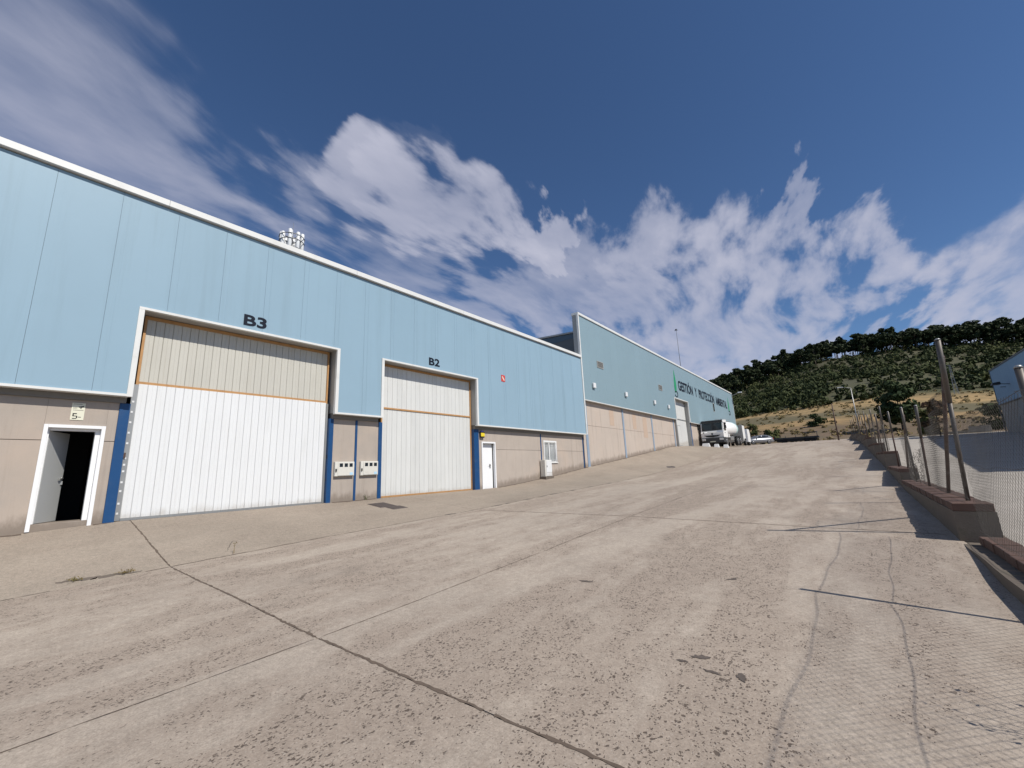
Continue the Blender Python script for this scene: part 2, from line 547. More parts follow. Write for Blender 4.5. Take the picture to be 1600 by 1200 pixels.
def from_arrays(name, V, Fq, mat, parent=None):
    me = bpy.data.meshes.new(name)
    V = np.asarray(V, dtype=np.float32)
    Fq = np.asarray(Fq, dtype=np.int32)
    k = Fq.shape[1]
    me.vertices.add(len(V))
    me.vertices.foreach_set('co', V.ravel())
    me.loops.add(Fq.size)
    me.loops.foreach_set('vertex_index', Fq.ravel())
    me.polygons.add(len(Fq))
    me.polygons.foreach_set('loop_start', np.arange(0, Fq.size, k, dtype=np.int32))
    me.update(calc_edges=True)
    me.validate()
    return link(name, me, mat, parent)


def copy_tree(o, parent=None):
    c = o.copy()
    COL.objects.link(c)
    c.parent = parent
    for ch in list(o.children):
        copy_tree(ch, c)
    return c


def text_mesh(txt, depth=0.01, bold=0.0):
    cu = bpy.data.curves.new('lettering', 'FONT')
    cu.body = txt
    cu.extrude = depth
    cu.offset = bold
    cu.resolution_u = 3
    ob = bpy.data.objects.new('lettering', cu)
    COL.objects.link(ob)
    dg = bpy.context.evaluated_depsgraph_get()
    me = bpy.data.meshes.new_from_object(ob.evaluated_get(dg))
    bpy.data.objects.remove(ob)
    me.materials.clear()
    return me


def facade_text(name, txt, X, y0, y1, z0, z1, mat, parent, bold=0.0, hfit=None):
    """letters standing on a wall that faces +X; text runs along +Y"""
    me = text_mesh(txt, 0.5, bold)
    co = np.empty(len(me.vertices) * 3, dtype=np.float32)
    me.vertices.foreach_get('co', co)
    co = co.reshape(-1, 3)
    lo, hi = co.min(0), co.max(0)
    h_lo, h_hi = (lo[1], hi[1]) if hfit is None else hfit
    out = np.empty_like(co)
    r = rootof(parent).location
    out[:, 1] = y0 + (co[:, 0] - lo[0]) / (hi[0] - lo[0]) * (y1 - y0) - r[1]
    out[:, 2] = z0 + (co[:, 1] - h_lo) / (h_hi - h_lo) * (z1 - z0) - r[2]
    out[:, 0] = X + (co[:, 2] - lo[2]) / (hi[2] - lo[2]) * 0.012 - r[0]
    me.vertices.foreach_set('co', out.ravel())
    me.update()
    return link(name, me, mat, parent)


# ------------------------------------------------------------------ terrain heights
COLX = [-13.3, -9.65, -4.45, 1.1]
COLS = [
    ([-15, 0, 1.0, 2.2, 8, 14.5, 19, 24, 30.4, 36.4, 41, 48.7, 60, 80], [.70, .76, .80, .86, .865, .87, 1.15, 1.65, 2.26, 2.85, 3.28, 3.5, 3.7, 4.28]),
    ([-15, 0, 2.3, 6.7, 10.3, 14, 23.8, 33, 42.3, 50, 60, 80], [-.4, .1, .2, .35, .45, .6, .98, 1.6, 2.45, 3.02, 3.46, 4.27]),
    ([-15, 0, 2.3, 6, 10, 14, 24, 33, 42, 50, 60, 80], [-.5, 0, .05, .2, .4, .56, .98, 1.6, 2.42, 2.98, 3.44, 4.27]),
    ([-15, 0, 7, 10, 18, 24, 30, 37, 48.6, 60, 80], [-.4, -.02, .1, .28, .55, .95, 1.4, 2.0, 2.9, 3.42, 4.27])]


def _prep(xs, ys):
    xs = np.array(xs, float)
    ys = np.array(ys, float)
    d = np.diff(ys) / np.diff(xs)
    m = np.zeros_like(ys)
    for i in range(1, len(ys) - 1):
        a, b = d[i - 1], d[i]
        m[i] = 0 if a * b <= 0 else 2 * a * b / (a + b)
    m[0], m[-1] = d[0], d[-1]
    yy = np.linspace(-30, 90, 1201)
    out = np.empty_like(yy)
    for k, x in enumerate(yy):
        i = min(max(int(np.searchsorted(xs, x)) - 1, 0), len(xs) - 2)
        h = xs[i + 1] - xs[i]
        t = (x - xs[i]) / h
        if t < 0:
            out[k] = ys[0] + m[0] * (x - xs[0])
        elif t > 1:
            out[k] = ys[-1]
        else:
            out[k] = (2 * t**3 - 3 * t * t + 1) * ys[i] + (t**3 - 2 * t * t + t) * h * m[i] + (-2 * t**3 + 3 * t * t) * ys[i + 1] + (t**3 - t * t) * h * m[i + 1]
    return yy, out


PRE = [_prep(a, b) for a, b in COLS]


def zg(X, Y):
    return float(np.interp(X, COLX, [np.interp(Y, a, b) for a, b in PRE]))


YARD_Y = [-30, 5, 15, 24, 30, 41.5, 55, 71, 76, 85, 90]
YARD_Z = [-1.6, -.75, -.35, .05, .42, 1.2, 2.15, 3.35, 3.8, 4.2, 4.3]


def zyard(Y):
    return float(np.interp(Y, YARD_Y, YARD_Z))


HP_Y = [80, 92, 115, 135, 150, 200, 260, 300, 330, 360, 450, 700]
HP_F = [0.0, .008, .070, .135, .195, .39, .635, .85, 1.0, 1.02, .9, .6]


def zhill(X, Y):
    u = X / max(Y, 60) * 330
    ridge = float(np.interp(u, [-400, -160, -73, -35, -5, 32, 56, 80, 160, 400], [22, 36, 50, 57, 64, 64, 60, 55, 45, 30]))
    f = float(np.interp(Y, HP_Y, HP_F))
    bump = 1.1 * math.sin(X * .045 + Y * .021) * math.sin(Y * .05 + 1.3) + .5 * math.sin(X * .13 + 2) * math.sin(Y * .11)
    return 4.12 + f * (ridge - 4) + bump * min(max((Y - 110) / 60, 0), 1)


# ------------------------------------------------------------------ the ground: one sheet out to the hills
def field_extra(t, pos, c, b):
    sp = t.node('ShaderNodeSeparateXYZ')
    t.put(sp.inputs[0], pos)
    wob = t.math('MULTIPLY', t.math('SUBTRACT', t.noise(pos, .035, 5, .6), .5), 34)
    yy = t.math('ADD', t.math('ADD', sp.outputs[1], wob), t.math('MULTIPLY', sp.outputs[0], .12))
    r = t.node('ShaderNodeValToRGB')
    t.put(r.inputs[0], t.math('DIVIDE', yy, 400.0))
    E_ = r.color_ramp.elements
    stops = [(80, (.16, .115, .075)), (112, (.15, .10, .06)), (121, (.33, .215, .095)), (127, (.31, .20, .09)), (131, (.12, .10, .05)), (143, (.13, .105, .055)),
             (150, (.35, .235, .105)), (158, (.33, .22, .10)), (164, (.060, .062, .028)), (230, (.066, .064, .030)), (330, (.06, .056, .028))]
    while len(E_) < len(stops):
        E_.new(0.5)
    for e, (y, cc) in zip(E_, stops):
        e.position = y / 400.0
        e.color = (*cc, 1)
    n = t.noise(pos, .25, 6, .7)
    c2 = t.mix(t.smooth(n, .35, .7, 0, .55), r.outputs[0], (.085, .08, .04))
    bare = t.noise(t.mapping(pos, scale=(1, .6, 1)), .05, 5, .65)
    return t.mix(t.smooth(bare, .64, .72, 0, .45), c2, (.27, .22, .155))


M_field = material('dry_hillside', (.2, .15, .1), .95, extra=field_extra, bump=.4, bscale=2)
xs = np.concatenate([np.linspace(-400, -100, 16), np.linspace(-90, 130, 56), np.linspace(145, 420, 14)])
ys_ = np.concatenate([np.linspace(-60, 70, 14), np.linspace(78, 380, 90), np.linspace(400, 900, 12)])


def zground(x, y):
    if y < 80:
        return min(zg(min(max(x, -13.3), 1.1), max(y, -30)), zyard(y) if x > -3 else 99) - .5
    return zhill(x, y)


V = [(x, y, zground(x, y)) for x in xs for y in ys_]
ny = len(ys_)
Fq = [(i * ny + j, (i + 1) * ny + j, (i + 1) * ny + j + 1, i * ny + j + 1) for i in range(len(xs) - 1) for j in range(ny - 1)]
ground = from_arrays('ground', V, Fq, M_field)
for p in ground.data.polygons:
    p.use_smooth = True
tag(ground, kind='structure')

# ------------------------------------------------------------------ the road: slabs on a dark bed
road = empty('road', (0, 0, 0), kind='structure')
ub = [-13.24, -9.65, -4.45, 1.1, 1.6]
MB().sheet(lambda u, v: (u, v, zg(u, v) - .035), np.array([-13.6, -13.3, -11.5, -9.65, -7, -4.45, -2, 1.1, 1.7]), np.linspace(-14, 86, 130)).build('road_bed', M_joint, road)


def wobx(seed, amp):
    k = random.Random(seed)
    ph = [k.uniform(0, 6.28) for _ in range(4)]
    return lambda y: amp * (math.sin(y * .9 + ph[0]) + .6 * math.sin(y * 2.3 + ph[1]) + .35 * math.sin(y * 6.1 + ph[2]) + .25 * math.sin(y * 14 + ph[3]))


colx = [(-13.26, None), (-9.65, wobx(1, .018)), (-4.45, wobx(2, .006)), (1.14, None)]
gapx = [0, .009, .0035, 0]
rowy = [-9, 2.34, 10.1, 18.0, 26, 34, 42, 50, 58, 66, 74, 84]
gapy = [0, .009, .005, .007, .008, .008, .008, .008, .008, .008, .008, 0]
wy = [wobx(20 + i, .006) for i in range(len(rowy))]
slab_m = [M_apron, M_road, M_road]
for j in range(len(rowy) - 1):
    for i in range(len(colx) - 1):
        near = rowy[j] < 12
        st = .1 if near else .5
        y0, y1 = rowy[j], rowy[j + 1]
        nx = max(2, int(abs(colx[i + 1][0] - colx[i][0]) / st) + 1)
        nyy = int((y1 - y0) / st) + 1
        if i in (0, 1, 2):
            pass
        V = []
        for a in range(nx + 1):
            for b_ in range(nyy + 1):
                u = a / nx
                v = b_ / nyy
                yb = y0 + (y1 - y0) * v
                xa = colx[i][0] + (colx[i][1](yb) if colx[i][1] else 0) + gapx[i]
                xb = colx[i + 1][0] + (colx[i + 1][1](yb) if colx[i + 1][1] else 0) - gapx[i + 1]
                x = xa + (xb - xa) * u
                ya = y0 + (wy[j](x) if j else 0) + gapy[j]
                yc = y1 + (wy[j + 1](x)) - gapy[j + 1]
                y = ya + (yc - ya) * v
                if near and (a in (0, nx) or b_ in (0, nyy)):
                    x += random.uniform(-.006, .006)
                    y += random.uniform(-.006, .006)
                z = zg(x, y)
                V.append((x, y, z))
        n2 = nyy + 1
        Fq = [(p * n2 + q, (p + 1) * n2 + q, (p + 1) * n2 + q + 1, p * n2 + q + 1) for p in range(nx) for q in range(nyy)]
        # skirts
        rim = [p * n2 for p in range(nx + 1)] + [nx * n2 + q for q in range(1, n2)] + [p * n2 + nyy for p in range(nx - 1, -1, -1)] + [q for q in range(nyy - 1, 0, -1)]
        base = len(V)
        L = len(rim)
        for k in rim:
            V.append(V[k])
        for k in rim:
            x, y, z = V[k]
            V.append((x, y, z - .07))
        for k in range(L):
            Fq.append((base + (k + 1) % L, base + k, base + L + k, base + L + (k + 1) % L))
        s_ = from_arrays('slab', V, Fq, slab_m[i], road)


def ribbon(name, pts, wfun, mat, parent, dz=.004):
    """thin ragged strip lying on the road"""
    V, Fq = [], []
    n = len(pts)
    for k, (x, y) in enumerate(pts):
        a = Vector(pts[max(k - 1, 0)])
        b_ = Vector(pts[min(k + 1, n - 1)])
        d = (b_ - a).normalized()
        nn = Vector((-d.y, d.x))
        wdt = wfun(k / max(n - 1, 1))
        for sg in (-1, 1):
            q = Vector((x, y)) + nn * sg * wdt * random.uniform(.6, 1.3)
            V.append((q.x, q.y, zg(q.x, q.y) + dz))
    for k in range(n - 1):
        Fq.append((2 * k, 2 * k + 2, 2 * k + 3, 2 * k + 1))
    return from_arrays(name, V, Fq, mat, parent)


def line(a, b_, n, j):
    return [(a[0] + (b_[0] - a[0]) * k / n + random.uniform(-j, j), a[1] + (b_[1] - a[1]) * k / n + random.uniform(-j, j)) for k in range(n + 1)]


# broken edge and dark holes along the gutter line, cracks and spalls
ribbon('broken_edge', line((-9.95, .95), (-9.72, 1.95), 26, .03), lambda t: .05 * math.sin(math.pi * min(1, t * 1.02)) + .012, M_dirt, road)
for yy_ in (8.8, 10.9, 11.6, 12.6, 13.7, 14.4, 16.0, 17.5, 19.5, 22):
    L = random.uniform(.2, .7)
    ribbon('broken_edge', line((-9.67, yy_), (-9.64, yy_ + L), 9, .025), lambda t: .055 * math.sin(math.pi * t) + .008, M_crack, road)
ribbon('broken_edge', line((-9.95, 29.4), (-9.9, 30.6), 9, .03), lambda t: .22 * math.sin(math.pi * t) + .02, M_iron, road)
for (x, y, l, an, wd) in [(-1.28, 3.82, .16, .4, .035), (-1.36, 3.70, .10, .2, .015), (-.86, 3.62, .13, 1.9, .03), (-1.15, 3.66, .15, -.2, .014), (-3.1, 5.2, .2, .1, .03), (-1.5, 6.1, .22, 1.0, .025)]:
    ribbon('spall', line((x, y), (x + l * math.cos(an), y + l * math.sin(an)), 7, .012), lambda t: wd * math.sin(math.pi * t) + .003, M_crack, road)
ribbon('crack', line((-9.98, 3.30), (-10.5, 3.55), 9, .01), lambda t: .006, M_crack, road)

# dirt lodged along the joints and along the foot of the wall
M_seam = material('seam_dirt', (0.12, 0.09, 0.068), 0.95, var=.35, vscale=9, fine=.3)
wob2 = wobx(2, .006)
wobg = wobx(1, .018)
wj = wobx(21, .006)
for (ya, yb) in ((-3, 2.3), (2.4, 6.2), (6.5, 10.0), (10.2, 18), (18, 30)):
    n_ = int((yb - ya) / .07)
    ribbon('joint_dirt', [(-4.45 + wob2(y) + random.uniform(-.004, .004), y) for y in np.linspace(ya, yb, n_)], lambda t: random.uniform(.001, .008), M_seam, road, .003)
for (ya, yb) in ((-4, .9), (2.0, 5.4), (5.6, 8.7), (9.4, 16), (16.3, 30)):
    n_ = int((yb - ya) / .08)
    ribbon('joint_dirt', [(-9.65 + wobg(y) + random.uniform(-.006, .006), y) for y in np.linspace(ya, yb, n_)], lambda t: random.uniform(.006, .020), M_seam, road, .003)
for (xa, xb) in ((-13.1, -9.75), (-9.6, -6.2), (-6.1, -4.5), (-4.4, -2.2), (-2.1, 1.0)):
    n_ = int((xb - xa) / .05)
    ribbon('joint_dirt', [(x, 2.34 + wj(x) + random.uniform(-.006, .006)) for x in np.linspace(xa, xb, n_)], lambda t: random.uniform(.006, .020), M_seam, road, .003)
wj2 = wobx(22, .006)
ribbon('joint_dirt', [(x, 10.1 + wj2(x) + random.uniform(-.006, .006)) for x in np.linspace(-9.5, 1.0, 130)], lambda t: random.uniform(.006, .016), M_seam, road, .003)
for (ya, yb) in ((-3, .7), (1.72, 2.0), (7.2, 8.8), (15.35, 18.8), (19.7, 24.2), (24.7, 42)):
    n_ = max(4, int((yb - ya) / .12))
    ribbon('wall_foot_dirt', [(-13.21 + random.uniform(-.02, .03), y) for y in np.linspace(ya, yb, n_)], lambda t: random.uniform(.025, .085), M_seam, road, .005)

# iron covers in the apron
for (xa, ya, dx, dy, lab) in [(-12.44, 7.98, .74, .62, 'larger dark iron drain cover in the apron before the meter boxes'), (-11.68, 8.14, .42, .55, 'smaller dark iron drain cover on the road side of the larger cover')]:
    g = empty('drain_cover', (xa, ya, zg(xa, ya)), lab, 'drain cover', 'drain covers in the apron')

    def pz(x, y, h):
        return (x, y, zg(x, y) + h)
    MB().hexa([pz(xa, ya, -.02), pz(xa + dx, ya, -.02), pz(xa + dx, ya + dy, -.02), pz(xa, ya + dy, -.02), pz(xa, ya, .006), pz(xa + dx, ya, .006), pz(xa + dx, ya + dy, .006), pz(xa, ya + dy, .006)]).build('frame', M_iron, g)
    nb = int(dx / .07)
    for k in range(nb):
        x = xa + .03 + k * .07
        MB().hexa([pz(x, ya + .04, .004), pz(x + .035, ya + .04, .004), pz(x + .035, ya + dy - .04, .004), pz(x, ya + dy - .04, .004),
                   pz(x, ya + .04, .014), pz(x + .035, ya + .04, .014), pz(x + .035, ya + dy - .04, .014), pz(x, ya + dy - .04, .014)]).build('bar', M_iron, g)

# ------------------------------------------------------------------ yard behind the fence
yard = MB().sheet(lambda u, v: (u, v, zyard(v)), np.array([1.45, 4, 8, 12, 16, 30, 60]), np.linspace(-20, 82, 80)).build('yard', M_yard)
tag(yard, kind='structure')

# ================================================================== WAREHOUSE with gates B3 and B2
XF, XW, XG = -13.0, -13.25, -13.42
wh = empty('warehouse', (-13.25, 5, .8), 'long light blue clad warehouse with the roller gates marked B3 and B2', 'warehouse')
Y0, Y1 = -14.0, 23.93
CB, CT = 3.74, 8.74
OPEN = [(1.97, 7.08, 5.86), (8.82, 13.87, 5.84)]

# cladding panels, each notched round the gate openings
seam = [0.22 + 1.115 * k for k in range(-13, 22)]
seam[-1] = Y1 - .02
for a, b_ in zip(seam[:-1], seam[1:]):
    a, b_ = a + .0022, b_ - .0022

    def bot(y):
        for (p, q, t) in OPEN:
            if p <= y <= q:
                return t
        return CB
    brk = sorted({a, b_} | {e for (p, q, t) in OPEN for e in (p, q) if a < e < b_})
    poly = [(a, CT), (b_, CT)]
    low = []
    for s0, s1 in zip(brk[:-1], brk[1:]):
        h = bot((s0 + s1) / 2)
        low += [(s0, h), (s1, h)]
    poly += low[::-1]
    MB().prism(poly, 'x', XF - .05, XF).build('cladding_panel', M_blue, wh)
    # fine pressed rib close to one edge of each panel
    if bot(a + .14) == bot(a + .16):
        MB().box(XF - .002, XF + .004, a + .14, a + .152, bot(a + .15) + .01, CT - .01).build('panel_rib', M_blue, wh)
MB().box(XF - .09, XF - .055, Y0, Y1 - .03, 5.9, CT).build('cladding_backing', M_dkmetal, wh)

# parapet capping in lengths
yc = Y0
while yc < Y1 - .5:
    e = min(yc + 5.4, Y1 - .02)
    if Y1 - e < 1.5:
        e = Y1 - .02
    MB().box(-13.32, -12.90, yc + .002, e - .002, CT + .03, CT + .20, .006).build('parapet_capping', M_trim, wh)
    yc = e
MB().box(-13.28, XF - .06, Y0, Y1 - .03, CT - .3, CT + .028).build('parapet_core', M_dkmetal, wh)

# white flashing along the foot of the cladding
for a, b_ in ((Y0, 1.97), (7.08, 8.82), (13.87, Y1 - .02)):
    B('base_flashing', M_trim, wh, -13.18, -12.965, a + .003, b_ - .003, CB - .055, CB + .0)
    B('eaves_shade_beam', M_beam, wh, -13.45, -13.19, a + .003, b_ - .003, 3.55, CB - .004)  # strip whose dark colour carries the shade of the overhang

# trims and reveals of the two gate openings
for (a, b_, t) in OPEN:
    B('opening_trim', M_trim, wh, -13.06, -12.955, a - .05, b_ + .05, t - .005, t + .055)
    for (p, q) in ((a - .05, a + .055), (b_ - .055, b_ + .05)):
        B('opening_trim', M_trim, wh, -13.06, -12.957, p, q, CB - .06, t - .007)
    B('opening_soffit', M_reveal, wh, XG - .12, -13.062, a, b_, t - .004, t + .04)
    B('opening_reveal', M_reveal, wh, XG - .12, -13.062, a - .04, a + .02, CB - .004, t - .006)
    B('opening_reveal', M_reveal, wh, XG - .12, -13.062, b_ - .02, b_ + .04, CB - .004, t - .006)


# base wall: precast panels with a recessed joint at 2.65 m
def wallpanel(y0, y1, z0, z1, mat=M_wall, par=wh):
    return MB().box(XW - .2, XW, y0 + .0006, y1 - .0006, z0, z1, .003).build('wall_panel', mat, par)


JT = 2.652
for (a, b_) in ((-14, -9.2), (-9.2, -4.4), (-4.4, .735), (1.69, 1.87), (15.3, 19.10), (20.69, 23.78)):
    wallpanel(a, b_, -.2, JT - .006, M_wall3 if a > 14 else M_wall)
    wallpanel(a, b_, JT + .006, 3.55, M_wall3 if a > 14 else M_wall)
for (a, b_) in ((7.15, 7.95), (8.04, 8.87)):
    wallpanel(a, b_, .3, 3.55)
wallpanel(.735, 1.69, 2.99, 3.55)
wallpanel(14.15, 14.33, .3, 3.55, M_wall3)
wallpanel(14.33, 15.3, 3.0, 3.55, M_wall3)
wallpanel(19.2, 20.69, -.2, 2.0, M_wall3)
wallpanel(19.2, 19.39, 2.004, 3.55, M_wall3)
wallpanel(19.39, 20.69, 3.21, 3.55, M_wall3)
B('door_step', M_wall, wh, -13.9, XW - .02, .735, 1.69, .3, .935, .006)
# steel columns
for (a, b_, xo) in ((1.87, 2.06, .03), (7.0, 7.15, .03), (7.955, 8.035, .012), (8.87, 9.02, .02), (13.84, 14.15, .03), (19.115, 19.19, .015), (23.79, 23.88, .02)):
    B('column', M_colblue, wh, XW - .22, XW + xo, a, b_, .2, 3.548, .004)


# gates
def slat(name, y0, w_, z0, z1, x, mat, par):
    p = [(y0 + .002, x), (y0 + .012, x + .011), (y0 + w_ * .46, x + .011), (y0 + w_ * .5, x + .006), (y0 + w_ * .54, x + .011), (y0 + w_ - .012, x + .011), (y0 + w_ - .002, x), (y0 + w_ - .002, x - .02), (y0 + .002, x - .02)]
    return MB().prism([(b_, a) for a, b_ in p], 'z', z0, z1).build(name, mat, par)


def gate(y0, y1, ztop, zmid, zbot, mu, ml, proud, orange_bottom, n=21):
    fr = MB()
    fr.box(XG - .06, XG + .035, y0 + .02, y0 + .07, zbot, ztop).box(XG - .06, XG + .035, y1 - .07, y1 - .02, zbot, ztop)
    fr.box(XG - .06, XG + .04, y0 + .07, y1 - .07, zmid - .03, zmid + .03)
    fr.box(XG - .06, XG + .03, y0 + .07, y1 - .07, ztop - .08, ztop)
    g_ = fr.build('gate', M_orange, wh)
    wd = (y1 - y0 - .14) / n
    for k in range(n):
        slat('slat', y0 + .07 + k * wd, wd, zmid + .032, ztop - .082, XG - .005, mu, g_)
        slat('slat', y0 + .07 + k * wd, wd, zbot + .07, zmid - .034, XG + proud, ml, g_)
    B('slat_backing', mu, g_, XG - .045, XG - .028, y0 + .075, y1 - .075, zmid + .035, ztop - .085)
    B('slat_backing', ml, g_, XG - .045, XG + proud - .023, y0 + .075, y1 - .075, zbot + .075, zmid - .036)
    MB().box(XG - .05, XG + proud + .035, y0 + .075, y1 - .075, zbot + .012, zbot + .068).build('bottom_rail', M_orange if orange_bottom else M_galv, g_)
    return g_


g3 = gate(2.1, 7.0, 5.84, 4.11, .84, M_cream, M_white, .05, False, 26)
g2 = gate(9.05, 13.85, 5.82, 4.12, .845, M_greyw, M_greyw, .0, True)
# perforated galvanised guide rails of gate B3
for (ya, yb) in ((2.065, 2.17), (6.93, 6.99)):
    gr = MB().box(XG + .037, XG + .085, ya, yb, .86, 4.05).build('guide_rail', M_galv, g3)
for zz_ in (1.0, 1.22, 1.5, 1.7, 1.95, 2.1, 2.25, 2.6, 2.85, 3.1, 3.35, 3.6):
    MB().box(XG + .086, XG + .092, 2.09, 2.13, zz_, zz_ + .045).build('rail_fixing', M_white, g3)
MB().box(XG + .03, XG + .14, 6.99, 7.04, 2.25, 2.37).box(XG + .03, XG + .12, 6.99, 7.04, 1.55, 1.62).build('latch', M_black, g3)
MB().box(XG + .03, XG + .12, 2.07, 2.11, 2.28, 2.4).build('latch', M_rust, g3)

# open personnel door beside gate B3
fr = MB()
fr.box(-13.33, -13.215, .735, .80, .80, 2.99).box(-13.33, -13.215, 1.625, 1.69, .80, 2.99).box(-13.33, -13.215, .802, 1.623, 2.925, 2.99)
d3 = fr.build('personnel_door', M_door, wh)
MB().box(-13.44, -13.335, .80, .835, .94, 2.925).box(-13.44, -13.335, 1.545, 1.625, .94, 2.925).box(-13.44, -13.335, .837, 1.543, 2.87, 2.925).build('rebate', M_door, d3)
hx, hy = -13.40, .85
th = R(60)
dv = Vector((-math.sin(th), math.cos(th)))
nv = Vector((math.cos(th), math.sin(th)))
pa = Vector((hx, hy))
pb = pa + dv * .72
q = [pa, pb, pb - nv * .045, pa - nv * .045]
MB().hexa([(p.x, p.y, .945) for p in q] + [(p.x, p.y, 2.86) for p in q]).build('door_leaf', M_leaf, d3)
hp = pa + dv * .66 + nv * .03
MB().tube((hp.x, hp.y, 1.86), (hp.x - nv.x * .03, hp.y - nv.y * .03, 1.86), .028, n=10).tube((hp.x, hp.y, 1.86), (hp.x - dv.x * .13, hp.y - dv.y * .13, 1.85), .013).box(hp.x - .03, hp.x - .01, hp.y - .03, hp.y + .01, 1.72, 1.80).build('door_handle', M_galv, d3)
# closed white door beside gate B2
fr = MB()
fr.box(-13.33, -13.215, 14.33, 14.40, .86, 3.0).box(-13.33, -13.215, 15.23, 15.3, .86, 3.0).box(-13.33, -13.215, 14.402, 15.228, 2.93, 3.0)
d2 = fr.build('personnel_door', M_door, wh)
MB().box(-13.45, -13.39, 14.402, 15.228, .86, 2.925, .004).build('door_leaf', M_door, d2)
MB().box(-13.39, -13.375, 15.02, 15.07, 1.78, 1.98).tube((-13.37, 15.045, 1.92), (-13.33, 15.045, 1.92), .012).tube((-13.335, 15.045, 1.92), (-13.335, 14.94, 1.92), .012).build('door_handle', M_black, d2)

# barred window
wf = MB()
wf.box(-13.36, -13.235, 19.392, 19.47, 2.004, 3.206).box(-13.36, -13.235, 20.61, 20.688, 2.004, 3.206).box(-13.36, -13.235, 19.472, 20.608, 3.13, 3.206).box(-13.36, -13.235, 19.472, 20.608, 2.004, 2.08)
wf.box(-13.36, -13.30, 20.01, 20.07, 2.082, 3.128)
win = wf.build('window', M_door, wh)
MB().box(-13.40, -13.37, 19.40, 20.68, 2.01, 3.2).build('window_pane', material('pale_curtained_glass', (.30, .32, .33), .15, var=.05), win)
MB().box(-13.30, -13.19, 19.34, 20.74, 1.955, 2.0).build('window_sill', M_trim, win)
for k in range(10):
    y = 19.42 + k * .136
    MB().tube((-13.19, y, 2.03), (-13.19, y, 3.19), .011, n=6).build('window_bar', M_trim, win)
for z in (2.12, 3.10):
    MB().tube((-13.19, 19.40, z), (-13.19, 20.68, z), .010, n=6).build('window_bar', M_trim, win)

# shell of the building
B('end_wall', M_blue, wh, -45, -13.1, Y0 - .2, Y0 - .002, -.3, 8.7)
B('rear_wall', M_blue, wh, -45.2, -45.01, Y0 - .2, Y1, -.3, 8.7)
MB().prism([(-45.2, 8.2), (-29, 8.46), (-13.3, 8.2), (-13.3, 8.35), (-29, 8.62), (-45.2, 8.35)], 'y', Y0, Y1 - .04).build('roof', M_roof, wh)
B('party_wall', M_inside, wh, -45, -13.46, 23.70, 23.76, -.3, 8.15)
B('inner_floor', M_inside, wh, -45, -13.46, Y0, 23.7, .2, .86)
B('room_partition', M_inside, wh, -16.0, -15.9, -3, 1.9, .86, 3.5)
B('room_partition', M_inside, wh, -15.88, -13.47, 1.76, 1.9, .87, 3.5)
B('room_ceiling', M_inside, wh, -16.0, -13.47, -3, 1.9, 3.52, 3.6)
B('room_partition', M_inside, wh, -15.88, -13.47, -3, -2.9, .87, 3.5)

# unit numbers
facade_text('unit_number', 'B3', XF + .001, 4.18, 4.79, 6.03, 6.36, M_letter, wh, bold=.025)
facade_text('unit_number', 'B2', XF + .001, 11.02, 11.60, 6.04, 6.36, M_letter, wh, bold=.025)

# ------- small things fixed to the warehouse
sg = empty('camera_notice', (XW + .004, 1.2, 3.1), 'small cream camera surveillance notice above the open door', 'sign')
B('board', M_paper, sg, XW + .001, XW + .012, 1.095, 1.305, 3.105, 3.485)
MB().prism([(1.20, 3.40), (1.285, 3.425), (1.28, 3.39), (1.25, 3.385), (1.245, 3.355), (1.232, 3.355), (1.23, 3.385), (1.205, 3.38)], 'x', XW + .0125, XW + .015).build('camera_symbol', M_black, sg)
MB().box(XW + .0125, XW + .014, 1.12, 1.285, 3.318, 3.328).box(XW + .0125, XW + .014, 1.115, 1.255, 3.452, 3.464).box(XW + .0125, XW + .014, 1.115, 1.19, 3.375, 3.381).box(XW + .0125, XW + .014, 1.115, 1.18, 3.352, 3.358).build('print', material('grey_print', (.22, .21, .18), .6), sg)
MB().box(XW + .0125, XW + .015, 1.125, 1.19, 3.235, 3.255).box(XW + .0125, XW + .015, 1.125, 1.145, 3.19, 3.236).box(XW + .0125, XW + .015, 1.125, 1.20, 3.185, 3.2).box(XW + .0125, XW + .015, 1.185, 1.205, 3.145, 3.186).box(XW + .0125, XW + .015, 1.125, 1.19, 3.13, 3.146).box(XW + .0125, XW + .015, 1.215, 1.26, 3.165, 3.178).build('print', M_black, sg)

for (ya, yb, za, zb, lab) in ((7.22, 7.91, 1.67, 2.14, 'cream electricity meter box nearer gate B3, three dark windows'), (8.15, 8.83, 1.67, 2.15, 'cream electricity meter box nearer gate B2, three dark windows')):
    mb = empty('meter_box', (XW, (ya + yb) / 2, za), lab, 'meter box', 'meter boxes between the gates')
    MB().box(XW + .001, XW + .10, ya, yb, za, zb, .008).build('case', M_box, mb)
    MB().box(XW + .101, XW + .115, ya + .10, yb - .02, za + .02, zb - .02, .004).build('door', M_box, mb)
    for k in range(3):
        y = ya + .15 + k * .175
        MB().box(XW + .1155, XW + .12, y, y + .115, zb - .17, zb - .055).build('meter_window', M_glass, mb)
    MB().box(XW + .1155, XW + .118, yb - .17, yb - .06, za + .035, za + .115).build('sticker', M_pale, mb)
    MB().box(XW + .101, XW + .13, ya + .015, ya + .055, za + .15, za + .24).build('lock', M_black, mb)

al = empty('alarm_box', (XW, 14.35, 3.2), 'yellow alarm siren box high beside the closed white door', 'alarm')
MB().prism([(14.2, 3.2), (14.27, 3.17), (14.42, 3.17), (14.48, 3.2), (14.48, 3.44), (14.2, 3.44)], 'x', XW + .031, XW + .10).build('case', M_black, al)
B('cover', M_yellow, al, XW + .101, XW + .115, 14.215, 14.465, 3.225, 3.39, .01)
B('lamp', material('blue_lamp', (.05, .06, .25), .2), al, XW + .03, XW + .095, 14.24, 14.44, 3.442, 3.49, .01)

